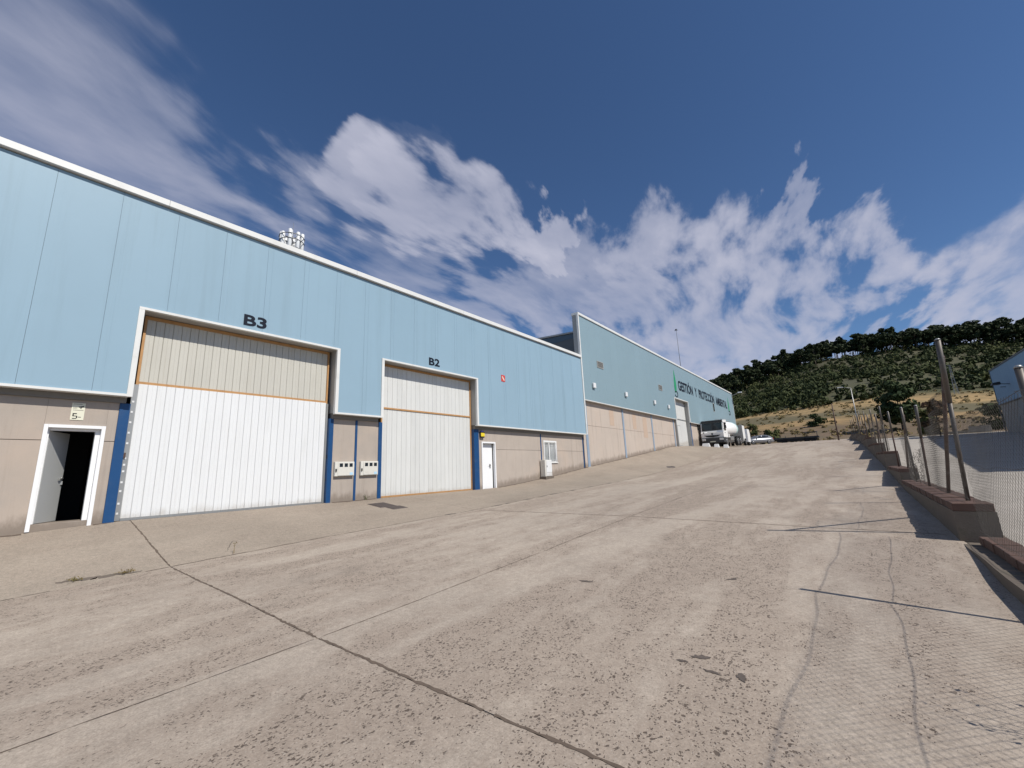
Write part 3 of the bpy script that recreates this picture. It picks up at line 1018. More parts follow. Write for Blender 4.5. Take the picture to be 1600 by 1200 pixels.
fs = empty('fire_sign', (XF, 15.8, 6.0), 'small red and white sign high on the blue cladding right of gate B2', 'sign')
B('board', M_red, fs, XF + .005, XF + .015, 15.64, 15.93, 6.0, 6.33)
MB().prism([(15.69, 6.25), (15.74, 6.27), (15.87, 6.11), (15.88, 6.06), (15.83, 6.05), (15.74, 6.16)], 'x', XF + .0155, XF + .018).build('symbol', M_paper, fs)

ck = empty('utility_cabinet', (XW + .2, 19.1, 1.16), 'white utility cabinet on a dark base below the barred window', 'cabinet')
zc = zg(-13.0, 19.1)
B('base', M_kerb, ck, XW + .02, XW + .42, 18.86, 19.64, zc - .12, zc + .12, .01)
B('case', M_box, ck, XW + .05, XW + .36, 18.92, 19.56, zc + .121, zc + 1.0, .012)
B('door', M_white, ck, XW + .361, XW + .378, 19.02, 19.55, zc + .33, zc + .97, .006)
B('door', M_white, ck, XW + .361, XW + .378, 19.02, 19.55, zc + .14, zc + .31, .006)
B('handle', M_black, ck, XW + .379, XW + .392, 19.06, 19.09, zc + .6, zc + .7)

# ================================================================== TALL BUILDING
tb = empty('waste_management_hall', (-13.25, 47, 3), 'taller grey blue clad hall with green leaf signs beyond the warehouse', 'hall')
T0, T1, TBt, TTt = 23.95, 70.9, 6.0, 11.82
G0, G1, GT = 42.7, 47.2, 8.14
n = 40
seams = [T0 + (T1 - T0) * k / n for k in range(n + 1)]
for a, b_ in zip(seams[:-1], seams[1:]):
    a, b_ = a + .001, b_ - .001
    brk = sorted({a, b_} | {e for e in (G0, G1) if a < e < b_})
    low = []
    for s0, s1 in zip(brk[:-1], brk[1:]):
        h = GT if G0 <= (s0 + s1) / 2 <= G1 else TBt
        low += [(s0, h), (s1, h)]
    MB().prism([(a, TTt), (b_, TTt)] + low[::-1], 'x', XF - .05, XF).build('cladding_panel', M_slate, tb)
B('parapet_core', M_reveal, tb, -13.42, XF - .055, T0 + .01, T1 - .01, 8.3, TTt - .002)
for k in range(8):
    a = T0 - .03 + (T1 - T0 + .06) * k / 8
    b_ = T0 - .03 + (T1 - T0 + .06) * (k + 1) / 8
    B('parapet_capping', M_trim, tb, -13.46, -12.93, a + .002, b_ - .002, TTt + .002, TTt + .17, .005)
B('corner_trim', M_trim, tb, -13.08, -12.94, T0 - .05, T0 + .07, 3.7, TTt)
B('corner_trim', M_trim, tb, -13.08, -12.94, T1 - .05, T1 + .06, 3.4, TTt)
for (a, b_) in ((T0 + .08, G0), (G1, T1 - .06)):
    B('base_flashing', M_trim, tb, -13.18, -12.97, a, b_, TBt - .05, TBt - .002)
B('opening_trim', M_trim, tb, -13.06, -12.96, G0 - .06, G1 + .06, GT - .005, GT + .07)
for p in (G0, G1):
    B('opening_trim', M_trim, tb, -13.06, -12.962, p - .07, p + .07, TBt - .055, GT - .007)
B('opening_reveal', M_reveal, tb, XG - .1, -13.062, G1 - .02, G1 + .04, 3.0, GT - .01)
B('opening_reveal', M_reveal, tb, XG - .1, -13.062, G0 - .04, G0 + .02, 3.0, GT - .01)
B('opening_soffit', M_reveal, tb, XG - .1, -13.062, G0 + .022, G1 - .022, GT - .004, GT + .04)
colsY = [(24.32, 24.62), (30.22, 30.47), (36.25, 36.50), (42.15, 42.40)]
prevy = 24.0
for (a, b_) in colsY + [(42.66, 42.66)]:
    if a - prevy > .1:
        z0 = zg(-13.2, (a + prevy) / 2) - 1.2
        MB().box(XW - .2, XW, prevy + .003, a - .003, z0, 4.345, .006).build('wall_panel', M_wall2, tb)
        MB().box(XW - .2, XW, prevy + .003, a - .003, 4.357, 5.95, .006).build('wall_panel', M_wall2, tb)
    prevy = b_
for k, (a, b_) in enumerate(colsY):
    B('column', M_colpale, tb, XW - .22, XW + .03, a, b_, .8, 5.94, .004)
B('column', M_colblue, tb, XW - .22, XW + .04, 47.45, 48.1, 2.6, 5.94, .004)
for (a, b_) in ((48.1, 55.6), (55.6, 63.2), (63.2, 70.8)):
    MB().box(XW - .2, XW, a + .004, b_ - .004, 2.2, 5.95, .006).build('wall_panel', M_wall2, tb)
for (a, b_, z0, z1) in ((28.05, 28.75, 4.55, 5.7), (32.2, 32.9, 4.5, 5.75), (34.3, 35.2, 3.9, 5.6)):
    B('render_patch', M_patch, tb, XW + .001, XW + .006, a, b_, z0, z1)
B('eaves_shade_beam', M_beam, tb, -13.45, -13.19, T0 + .1, G0 - .05, 5.952, 6.2)  # overhang shade put into the beam colour here too
B('eaves_shade_beam', M_beam, tb, -13.45, -13.19, G1 + .05, T1 - .1, 5.952, 6.2)
# gate with wicket door
gf = MB().box(XG - .06, XG + .03, G0 + .02, G0 + .1, 3.0, GT - .02).box(XG - .06, XG + .03, G1 - .1, G1 - .02, 3.0, GT - .02).box(XG - .06, XG + .032, G0 + .1, G1 - .1, 6.1, 6.2).build('gate', M_galv, tb)
for k in range(18):
    wd = (G1 - G0 - .2) / 18
    slat('slat', G0 + .1 + k * wd, wd, 6.202, GT - .02, XG - .01, M_greyw, gf)
    slat('slat', G0 + .1 + k * wd, wd, 3.0, 6.098, XG - .01, M_greyw, gf)
MB().box(XG + .012, XG + .03, 43.95, 44.85, 3.45, 5.45, .004).build('wicket_door', M_greyw, gf)
B('wicket_frame', M_reveal, gf, XG + .0085, XG + .02, 43.88, 44.92, 3.4, 5.52)
# shell
B('side_wall', M_dkmetal, tb, -45, -13.43, 24.16, 24.3, 2, 10.4)
MB().prism([(-45, 10.35), (-30, 11.86), (-13.43, 10.62), (-13.43, 10.3), (-45, 10.1)], 'y', 24.14, 24.32).build('gable', material('dark_blue_panel', (.07, .10, .13), .5, var=.1), tb)
MB().prism([(-45.2, 10.4), (-30, 11.9), (-13.43, 10.66), (-13.43, 10.76), (-30, 12.0), (-45.2, 10.5)], 'y', 24.05, T1 - .05).build('roof', M_roof, tb)
B('end_wall', M_slate, tb, -45, -13.46, T1 - .16, T1 - .02, 2, 10.3)
B('rear_wall', M_slate, tb, -45.2, -45.01, 24.1, T1 - .02, 2, 10.4)
# louvred vents
for (a, b_, z0, z1) in ((26.25, 27.2, 8.52, 9.0), (38.42, 39.38, 8.44, 8.94)):
    vn = MB().box(XF + .001, XF + .035, a, b_, z0, z0 + .04).box(XF + .001, XF + .035, a, b_, z1 - .04, z1).box(XF + .001, XF + .035, a, a + .05, z0 + .04, z1 - .04).box(XF + .001, XF + .035, b_ - .05, b_, z0 + .04, z1 - .04).build('vent', M_reveal, tb)
    MB().box(XF + .001, XF + .006, a + .05, b_ - .05, z0 + .04, z1 - .04).build('vent_back', M_black, vn)
    for k in range(5):
        z = z0 + .06 + k * .075
        MB().hexa([(XF + .01, a + .05, z + .03), (XF + .03, a + .05, z), (XF + .03, b_ - .05, z), (XF + .01, b_ - .05, z + .03), (XF + .01, a + .05, z + .04), (XF + .034, a + .05, z + .008), (XF + .034, b_ - .05, z + .008), (XF + .01, b_ - .05, z + .04)]).build('louvre', M_reveal, vn)
# small window
sw = MB().box(XF + .001, XF + .03, 58.2, 58.9, 8.08, 9.18).build('window', M_reveal, tb)
MB().box(XF + .0305, XF + .036, 58.27, 58.83, 8.15, 9.11).build('window_pane', M_glass, sw)
# lettering and leaves
WORDS = [('GESTIÓN', 44.5, 49.75), ('Y', 50.55, 51.35), ('PROTECCIÓN', 52.15, 59.35), ('AMBIENTAL', 60.15, 66.6)]
cap = text_mesh('H', .5, .028)
hz = [v.co.y for v in cap.vertices]
HF = (min(hz), max(hz))
for (tx, a, b_) in WORDS:
    facade_text('lettering', tx, XF + .003, a, b_, 9.16, 10.22, M_letter, tb, bold=.028, hfit=HF)


def leaf(yc_, z0, z1, wdt):
    n_ = 14
    L, Rr = [], []
    for k in range(n_ + 1):
        t = k / n_
        hw = wdt * (math.sin(math.pi * min(1, t ** .62)) ** .85) * (1 - .25 * t) + .012
        sway = .12 * math.sin(t * 2.6)
        z = z0 + (z1 - z0) * t
        L.append((yc_ + sway - hw, z))
        Rr.append((yc_ + sway + hw, z))
    lf = MB().prism(L + Rr[::-1], 'x', XF + .004, XF + .012).build('leaf_emblem', M_green, tb)
    rg = MB()
    pr = None
    for k in range(15):
        a = R(200 + k * 22)
        p = (XF + .01, yc_ + .1 + .42 * math.cos(a), z0 - .12 + .30 * math.sin(a))
        if pr:
            rg.tube(pr, p, .045, n=5)
        pr = p
    rg.build('emblem_swirl', M_letter, lf)


leaf(43.45, 8.75, 11.2, .36)
leaf(67.6, 8.75, 10.95, .34)

# wall lamps (white boxes)
for k, (a, z, lab) in enumerate(((25.25, 6.88, 'below the near vent'), (30.5, 6.88, 'second from the corner'), (36.62, 6.88, 'third from the corner'), (40.3, 6.82, 'nearest the pale gate'))):
    o = empty('wall_lamp', (XF, a, z), 'white wall lamp box on the grey blue hall, ' + lab, 'lamp', 'wall lamps on the tall hall')
    MB().box(XF + .03, XF + .14, a, a + .36, z + .03, z + .38, .015).build('case', M_white, o)
    MB().box(XF + .001, XF + .03, a + .08, a + .28, z + .1, z + .3).build('bracket', M_reveal, o)
fl = empty('floodlight', (XF, T1, 11.6), 'pale floodlight on an arm at the far corner of the tall hall', 'lamp')
MB().tube((XF, T1 - .05, 11.55), (XF + 1.0, T1 - .1, 11.85), .035).build('arm', M_galv, fl)
MB().box(XF + .95, XF + 1.5, T1 - .3, T1 + .1, 11.84, 11.98, .02).build('head', M_white, fl)
rm = empty('roof_mast', (-16, 57, 10.8), 'thin aerial mast rising from the roof of the tall hall', 'mast')
MB().tube((-16, 57, 10.7), (-16, 57, 19.6), .05, .025, n=6).build('pole', M_dkmetal, rm)
MB().tube((-16.25, 57, 19.5), (-15.75, 57, 19.5), .03, n=5).box(-16.1, -15.9, 56.9, 57.1, 19.5, 19.68).build('aerial', M_dkmetal, rm)

# ================================================================== telecom mast far behind the warehouse
tm = empty('telecom_mast', (-49.3, 20.2, 0.0), 'white panel antennas on a lattice mast peeking over the blue roofline', 'mast')
lat = MB()
tri = [(.55 * math.cos(R(a)), .55 * math.sin(R(a))) for a in (90, 210, 330)]
for (u, v) in tri:
    lat.tube((-49.3 + u, 20.2 + v, 0), (-49.3 + u, 20.2 + v, 30.6), .06, n=6)
for k in range(26):
    z = k * 1.2
    for i in range(3):
        a, b_ = tri[i], tri[(i + 1) % 3]
        lat.tube((-49.3 + a[0], 20.2 + a[1], z), (-49.3 + b_[0], 20.2 + b_[1], z + 1.2), .03, n=4)
lat.build('lattice', M_galv, tm)
for zr in (28.4, 29.5, 30.15):
    rg = MB()
    for i in range(12):
        a, b_ = R(30 * i), R(30 * i + 30)
        rg.tube((-49.3 + 1.4 * math.cos(a), 20.2 + 1.4 * math.sin(a), zr), (-49.3 + 1.4 * math.cos(b_), 20.2 + 1.4 * math.sin(b_), zr), .05, n=5)
    for i in range(3):
        a = R(30 + 120 * i)
        rg.tube((-49.3, 20.2, zr), (-49.3 + 1.25 * math.cos(a), 20.2 + 1.25 * math.sin(a), zr), .06, n=5)
    rg.build('ring', M_dkmetal, tm)
for i in range(8):
    a = R(45 * i + 12)
    x, y = -49.3 + 1.15 * math.cos(a), 20.2 + 1.15 * math.sin(a)
    dz = (.0, .25, -.1, .15)[i % 4]
    MB().lathe((x, y, 0), [(27.9 + dz, .20), (27.95 + dz, .23), (30.5 + dz, .23), (30.6 + dz, .18)], 'z', 8).build('antenna_panel', M_white, tm)
MB().tube((-49.9, 20.4, 30.2), (-49.9, 20.4, 31.6), .13, n=8).build('antenna_panel', M_white, tm)
MB().tube((-49.1, 20.2, 30), (-49.1, 20.2, 32.2), .025, n=5).build('lightning_rod', M_galv, tm)

tm.location.z = .5

# ================================================================== FENCE on a stepped wall (right)
def fx(Y):
    return float(np.interp(Y, [-10, 10, 20, 27, 36, 48.6, 62, 80], [1.36, 1.36, 1.37, 1.35, 1.2, .95, .6, .2]))


low = empty('fence_wall', (1.3, 10, 0), 'low stepped wall with red brick coping carrying the wire fence', 'wall')
SECT = [(-10, 9.6, .25, .38), (9.62, 18.7, .70, .82), (18.72, 24.2, 1.04, 1.16), (24.22, 30.5, 1.67, 1.78), (30.52, 37, 2.19, 2.3), (37.02, 44, 2.74, 2.85), (44.02, 52, 3.3, 3.5), (52.02, 62, 3.75, 3.92), (62.02, 74, 4.15, 4.3)]
for k, (a, b_, zc_, zt) in enumerate(SECT):
    m = MB()
    nn = max(2, int((b_ - a) / .5))
    for q in range(nn):
        ya, yb = a + (b_ - a) * q / nn, a + (b_ - a) * (q + 1) / nn
        j1, j2 = [random.Random(int((yy + 50) * 37)).uniform(-.008, .008) for yy in (ya, yb)]
        xa0, xb0 = fx(ya) - .26 + j1, fx(yb) - .26 + j2
        xa1, xb1 = fx(ya) + .2, fx(yb) + .2
        m.hexa([(xa0 - .03, ya, -1.6), (xa1, ya, -1.6), (xb1, yb, -1.6), (xb0 - .03, yb, -1.6), (xa0, ya, zc_ + j1 * .5), (xa1, ya, zc_), (xb1, yb, zc_), (xb0, yb, zc_ + j2 * .5)])
    m.build('wall_section', M_kerb, low)
    # brick coping course
    back = .0 if k else .17
    nb = int((b_ - a) / .262)
    for q in range(nb):
        ya = a + .01 + q * .262
        if ya < 2.0 or ya > 40:
            continue
        rr = random.Random(q * 7 + k)
        x0 = fx(ya) - .255 + back + rr.uniform(-.008, .008)
        MB().box(x0, fx(ya) + .19, ya, ya + .25, zc_ + .004, zt + rr.uniform(-.012, .008), .008).build('brick', M_brick, low)

fence = empty('chain_link_fence', (1.36, 10, .4), 'tall rusty wire mesh fence with leaning posts along the right', 'fence')


def ztop_wall(Y):
    for (a, b_, zc_, zt) in SECT:
        if a <= Y <= b_ + .02:
            return zt
    return SECT[-1][3]


POSTS = [(2.2, 2.2, 0, .0), (6.02, 1.98, 0, .0), (10.15, 2.55, 1, -.85), (14.6, 1.9, 0, -.9), (17.3, 2.15, 1, -.35), (22.4, 2.1, 0, -.5), (26.6, 2.05, 0, -.7), (29.6, 2.0, 1, -.2), (33, 2.0, 0, -.4), (36.2, 2.0, 0, -.1), (39.5, 1.95, 1, .0), (43, 1.9, 0, .0),
         (46, 1.9, 0, 0.1), (49, 1.85, 0, -.2), (53, 1.85, 0, 0), (57, 1.8, 0, .1), (61, 1.8, 0, 0), (66, 1.75, 0, 0)]
TOPS = []
for k, (Y, h, strut, lean) in enumerate(POSTS):
    zb = ztop_wall(Y)
    p0 = Vector((fx(Y), Y, zb - .02))
    p1 = Vector((fx(Y) + (.0 if k != 2 else .0), Y + lean, zb + h))
    TOPS.append((p0, p1))
    r = .028 if k != 2 else .033
    pm = p0.lerp(p1, .62)
    pt = MB().tube(p0, pm, r * .92, n=10).build('post', M_rust if k % 2 else M_post, fence)
    MB().tube(pm, p1, r * 1.12, n=10).build('post_sleeve', M_post, pt)
    MB().tube(p1, p1 + Vector((0, 0, .025)), r * 1.3, r * .7, n=10).build('post_cap', M_galv, pt)
    if strut:
        yb_ = Y + 2.0
        MB().tube((fx(yb_) + .02, yb_, ztop_wall(yb_) - .03), p0.lerp(p1, .9) + Vector((.02, 0, 0)), .030, n=8).build('strut', M_rust, fence)


def netting(Ya, Yb, h, sag=0.0, cell=.058, torn=None):
    """real wires: two families of straight diagonal wires plus line wires, clipped to the panel"""
    V, Fq = [], []
    L = Yb - Ya

    def P(u, v):
        Y = Ya + u
        zb = ztop_wall(Y) + .03
        return Vector((fx(Y) - .05 + .02 * math.sin(u * 2.1 + v * 1.7), Y, zb + v))

    def wire(a, b_, r):
        d = (b_ - a).normalized()
        n1 = d.orthogonal().normalized()
        n2 = d.cross(n1)
        base = len(V)
        for p in (a, b_):
            for t in range(3):
                an = 2 * math.pi * t / 3
                V.append(p + n1 * math.cos(an) * r + n2 * math.sin(an) * r)
        for t in range(3):
            u_ = (t + 1) % 3
            Fq.append((base + t, base + u_, base + 3 + u_, base + 3 + t))
    st = cell * 1.414
    for sgn in (1, -1):
        u0 = -h
        while u0 < L + h:
            lo_u, hi_u = u0, u0 + sgn * h
            pts_ = []
            for q in range(9):
                v = h * q / 8
                u = u0 + sgn * v
                if 0 <= u <= L and not (torn and torn(u, v)):
                    pts_.append(P(u, v))
                else:
                    pts_.append(None)
            for a, b_ in zip(pts_[:-1], pts_[1:]):
                if a is not None and b_ is not None:
                    wire(a, b_, .0015)
            u0 += st
    for v in (.03, h * .6, h):
        pts_ = [P(u, v - .05 * math.sin(math.pi * u / L) * (v > .1) + .012 * math.sin(u * 5 + v)) for u in np.linspace(0, L, 22)]
        for a, b_ in zip(pts_[:-1], pts_[1:]):
            if not torn or not torn((a.y + b_.y) / 2 - Ya, v):
                wire(a, b_, .0029)
    o = from_arrays('wire_mesh', [tuple(p - Vector(fence.location)) for p in V], Fq, M_wire, fence)
    return o


netting(-3.0, 2.2, 1.72)
netting(2.2, 6.02, 1.72)
netting(6.02, 9.58, 1.72)
netting(9.66, 14.6, 1.75, torn=lambda u, v: v > 1.75 - .22 * max(0, u - 1.2))
netting(14.6, 18.6, 1.8, torn=lambda u, v: (u < 1.6 and v > .15 + .35 * abs(math.sin(u * 3.1))) or v > 1.5)
netting(24.3, 29.6, 1.5, cell=.10)
netting(29.6, 36.2, 1.6, cell=.12)
# limp torn piece
tp = MB()
for k in range(70):
    rr = random.Random(k)
    y = 14.9 + rr.uniform(0, .9)
    z = .9 + rr.uniform(0, .9) * (1 - abs(y - 15.3) / 1.0)
    a = Vector((1.28 + rr.uniform(-.12, .12), y, z))
    tp.tube(a, a + Vector((rr.uniform(-.1, .1), rr.uniform(-.16, .16), rr.uniform(-.2, .2))), .004, n=3, caps=False)
tag(tp.build('torn_mesh', M_wire, fence), kind='stuff')


# ================================================================== right-hand building and yard things
rb = empty('blue_shed', (15, 54, 2), 'shaded blue shed with concrete base across the yard behind the fence', 'building')
ycur = 31.5
while ycur < 76.9:
    e = min(ycur + 1.12, 77.0)
    if ycur > 55:
        B('cladding_panel', M_rblue, rb, 15.0, 15.06, ycur + .004, e - .004, 7.1, 11.25)
    ycur = e
B('cladding_panel', M_rblue, rb, 15.0, 15.06, 31.5, 54.98, 7.1, 11.25)
B('base_wall', M_rwall, rb, 15.12, 15.4, 31.5, 77, -.5, 7.08)
B('parapet_capping', M_dkmetal, rb, 14.93, 15.3, 31.4, 77.1, 11.252, 11.42)
B('base_flashing', M_dkmetal, rb, 14.96, 15.11, 31.5, 77, 7.0, 7.095)
B('end_wall', M_rblue, rb, 15.42, 40, 31.5, 31.7, -.5, 11.2)
B('end_wall', M_rblue, rb, 15.42, 40, 76.8, 77, 2, 11.2)
B('corner_trim', M_dkmetal, rb, 14.95, 15.07, 77.005, 77.1, 3.4, 11.25)
MB().prism([(15.3, 11.0), (27, 11.4), (40, 11.0), (40, 10.8), (15.3, 10.8)], 'y', 31.71, 76.79).build('roof', M_roof, rb)
wl = empty('wall_floodlight', (15, 70.6, 9), 'dark floodlight on brackets on the shaded blue shed', 'lamp')
MB().tube((15, 70.6, 8.85), (14.2, 70.6, 9.0), .04).tube((15, 72.4, 8.75), (14.6, 72.4, 8.8), .04).build('arm', M_dkmetal, wl)
MB().hexa([(13.6, 70.2, 8.9), (14.3, 70.2, 8.9), (14.3, 71.0, 8.9), (13.6, 71.0, 8.9), (13.7, 70.25, 9.12), (14.25, 70.25, 9.2), (14.25, 70.95, 9.2), (13.7, 70.95, 9.12)]).build('head', M_black, wl)

yw = empty('yard_wall', (11.5, 81, 4), 'low grey concrete wall closing the yard behind the fence', 'wall')
for k, zt_ in enumerate((4.30, 4.32, 4.86)):
    x = 8.5 + k * 2.05
    MB().box(x, x + 2.03, 81, 81.25, 3.4, zt_, .01).build('wall_section', M_rwall, yw)
    MB().box(x - .01, x + 2.035, 80.95, 81.3, zt_ + .001, zt_ + .07).build('coping', M_yard, yw)


# ================================================================== vehicles
def wheel(par, c, r, wdt, side):
    """axle along local x"""
    t_ = MB().lathe(c, [(-wdt / 2, r * .62), (-wdt / 2, r * .93), (-wdt * .36, r), (wdt * .36, r), (wdt / 2, r * .93), (wdt / 2, r * .62)], 'x', 20).build('wheel', M_tyre, par, local=True)
    o = side * (wdt / 2)
    MB().lathe((c[0] + o, c[1], c[2]), [(-.012, r * .60), (.012, r * .60), (.0, r * .42), (side * -.02, r * .18), (side * .03, r * .12)], 'x', 16).build('rim', M_rim, t_, local=True)


# --- tanker truck. local frame: x right (towards the road), y backwards (+Y), front at y=0
TX, TY = -11.75, 50.6
tz = zg(TX + .6, TY + 2)
tk = empty('tanker_truck', (TX, TY, tz), 'white tank truck with black bumper parked beside the tall hall', 'truck')
tk.rotation_euler = (R(2.0), 0, R(-2))
W2 = 1.17
cab = MB()
prof = [(0.0, .95), (-.03, 1.55), (.10, 1.75), (.32, 2.78), (.55, 2.92), (1.75, 2.95), (1.8, 1.0), (1.5, .95)]
cab.prism([(y, z) for y, z in prof], 'x', -W2, W2)
cab.build('cab', M_truck, tk, local=True)
MB().hexa([(-1.06, .105, 1.80), (1.06, .105, 1.80), (1.06, .30, 2.62), (-1.06, .30, 2.62), (-1.06, .075, 1.80), (1.06, .075, 1.80), (1.06, .275, 2.64), (-1.06, .275, 2.64)]).build('windscreen', M_glass, tk, local=True)
MB().hexa([(-1.12, .26, 2.65), (1.12, .26, 2.65), (1.12, .5, 2.66), (-1.12, .5, 2.66), (-1.12, .24, 2.9), (1.12, .24, 2.9), (1.12, .56, 2.96), (-1.12, .56, 2.96)]).build('sun_visor', M_bumper, tk, local=True)
for s in (-1, 1):
    MB().prism([(.42, 1.72), (1.25, 1.72), (1.25, 2.55), (.55, 2.55)], 'x', s * (W2 + .002), s * (W2 + .012)).build('side_window', M_glass, tk, local=True)
    mm = MB().tube((s * W2, .2, 2.6), (s * (W2 + .25), .05, 2.55), .025, n=5).tube((s * W2, .2, 1.9), (s * (W2 + .25), .05, 1.95), .025, n=5)
    mr = mm.build('mirror_arm', M_black, tk, local=True)
    MB().box(s * (W2 + .25) - .11, s * (W2 + .25) + .11, -.02, .09, 1.95, 2.30, .02).box(s * (W2 + .25) - .10, s * (W2 + .25) + .10, -.02, .08, 2.36, 2.58, .02).build('mirror', M_black, mr, local=True)
    MB().box(s * .92 - .2, s * .92 + .2, -.16, -.12, .70, .92, .02).build('headlight', M_lamp, tk, local=True)
    MB().box(s * (W2 + .001), s * (W2 + .03), .55, .75, 1.45, 1.5).build('door_handle', M_black, tk, local=True)
MB().box(-1.2, 1.2, -.13, .75, .42, 1.02, .05).build('bumper', M_bumper, tk, local=True)
MB().prism([(-.85, 1.28), (.85, 1.28), (.6, 1.12), (0, 1.06), (-.6, 1.12)], 'y', -.055, -.02).build('grille', M_black, tk, local=True)
MB().prism([(-.12, 1.42), (0, 1.55), (.12, 1.42), (0, 1.29)], 'y', -.065, -.035).build('emblem', M_dkmetal, tk, local=True)
MB().box(-.5, .5, -.052, -.03, 1.60, 1.64).box(-.95, -.82, -.052, -.02, 1.55, 1.66).build('badge_line', M_dkmetal, tk, local=True)
MB().box(-.28, .28, -.14, -.128, .52, .63).build('number_plate', M_paper, tk, local=True)
MB().box(-.45, .45, 1.2, 9.0, .75, 1.05).build('chassis', M_bumper, tk, local=True)
MB().lathe((0, 0, 2.02), [(2.15, .35), (2.25, .72), (2.9, .98), (6.3, 1.02), (7.6, .98), (8.6, .8), (8.9, .35)], 'y', 24, 0.9).build('tank', M_truck, tk, local=True)
MB().lathe((0, 0, 2.02), [(7.3, 1.005), (7.35, 1.03), (7.75, 1.0), (7.8, .97)], 'y', 24, 0.9).build('tank_band', M_teal, tk, local=True)
MB().box(-.3, .3, 3.2, 7.2, 2.93, 2.98).tube((-.3, 3.2, 2.98), (-.3, 3.2, 3.2), .02, n=5).tube((.3, 3.2, 2.98), (.3, 3.2, 3.2), .02, n=5).tube((-.3, 3.2, 3.2), (-.3, 7.2, 3.2), .02, n=5).tube((.3, 3.2, 3.2), (.3, 7.2, 3.2), .02, n=5).build('walkway_rail', M_galv, tk, local=True)
MB().box(.75, 1.14, 3.0, 4.5, .62, 1.05, .04).build('fuel_tank', M_galv, tk, local=True)
MB().box(.85, 1.1, 2.5, 2.8, .95, 1.35, .03).build('valve_box', M_truck, tk, local=True)
for y in (1.15, 6.2, 7.5):
    for s in (-1, 1):
        wheel(tk, (s * 1.0, y, .52), .52, .34, s)
for y in (6.85,):
    for s in (-1, 1):
        MB().prism([(y - 1.35, 1.08), (y - 1.2, 1.16), (y + 1.2, 1.16), (y + 1.35, 1.08), (y + 1.3, 1.06), (y - 1.3, 1.06)], 'x', s * .8, s * 1.16).build('mudguard', M_bumper, tk, local=True)

# --- white box lorry behind the tanker
bx = empty('box_lorry', (-11.6, 61.3, zg(-11, 63)), 'white box body of a lorry standing behind the tank truck', 'truck')
MB().box(-1.2, 1.0, 0, 1.7, .55, 2.6, .04).build('box_body', M_truck, bx, local=True)
MB().box(-1.23, 1.03, -.02, .08, .5, 2.65).build('front_frame', M_reveal, bx, local=True)
MB().box(-.5, .5, 0, 4.2, .45, .548).build('chassis', M_bumper, bx, local=True)
MB().prism([(2.4, .5), (4.2, .5), (4.2, 1.5), (3.9, 2.2), (2.4, 2.2)], 'x', -1.15, 1.15).build('cab', M_truck, bx, local=True)
for y in (.9, 3.5):
    for s in (-1, 1):
        wheel(bx, (s * 1.0, y, .45), .45, .28, s)

# --- concrete wheel blocks in front of the truck
for k, (x, y, sc, lab) in enumerate(((-12.35, 49.75, 1.0, 'wide white block by the wall side of the truck bumper'), (-11.30, 49.85, .62, 'white block before the middle of the truck bumper'), (-10.45, 50.2, .62, 'white block at the road side front wheel of the truck'))):
    z = zg(x, y)
    o = MB().hexa([(x - .42 * sc, y - .2, z - .08), (x + .42 * sc, y - .2, z - .08), (x + .42 * sc, y + .2, z - .08), (x - .42 * sc, y + .2, z - .08),
                   (x - .33 * sc, y - .12, z + .34), (x + .33 * sc, y - .12, z + .34), (x + .33 * sc, y + .12, z + .34), (x - .33 * sc, y + .12, z + .34)])
    bmesh.ops.bevel(o.bm, geom=o.bm.edges[:], offset=.025, segments=2, affect='EDGES')
    tag(o.build('wheel_block', M_truck), lab, 'block', 'white blocks before the truck')

# --- silver hatchback. local frame: y forward is nose at -y, x to its side
CX, CY = -10.9, 74.3
cr = empty('hatchback_car', (CX, CY, zg(CX, CY)), 'silver hatchback parked side on at the crest of the road', 'car')
cr.scale = (.95, .95, .95)
cr.rotation_euler = (0, 0, math.atan2(.626, .779) - math.pi / 2)
# y axis of the car -> along (0.78,0.63); nose at -y (left in the picture)
body = MB()
secs = [(-2.08, .35, .62, .70), (-1.95, .25, .74, .80), (-1.2, .22, .92, .86), (-.75, .22, .98, .87), (.9, .22, 1.0, .87), (1.7, .24, 1.02, .86), (2.02, .3, .98, .80), (2.10, .4, .8, .72)]
rows = []
for (y, z0, z1, hw) in secs:
    zm = (z0 + z1) / 2
    rows.append([body.bm.verts.new(p) for p in ((-hw * .92, y, z0), (-hw, y, zm), (-hw * .93, y, z1), (hw * .93, y, z1), (hw, y, zm), (hw * .92, y, z0))])
for a, b_ in zip(rows[:-1], rows[1:]):
    for i in range(6):
        j = (i + 1) % 6
        body.bm.faces.new((a[i], a[j], b_[j], b_[i])).smooth = True
body.bm.faces.new(rows[0][::-1])
body.bm.faces.new(rows[-1])
body.build('body', M_silver, cr, local=True)
gh = MB()
rows = []
for (y, zb, zt, hb, ht) in [(-.95, .955, .97, .78, .76), (-.25, .985, 1.40, .80, .62), (.35, .99, 1.47, .80, .63), (1.05, 1.0, 1.44, .80, .62), (1.72, 1.0, 1.22, .78, .62), (1.98, .98, 1.0, .75, .68)]:
    rows.append([gh.bm.verts.new(p) for p in ((-hb, y, zb), (-ht, y, zt), (ht, y, zt), (hb, y, zb))])
for a, b_ in zip(rows[:-1], rows[1:]):
    for i in range(4):
        j = (i + 1) % 4
        gh.bm.faces.new((a[i], a[j], b_[j], b_[i])).smooth = True
gh.bm.faces.new(rows[0][::-1])
gh.bm.faces.new(rows[-1])
gh.build('cabin', M_silver, cr, local=True)
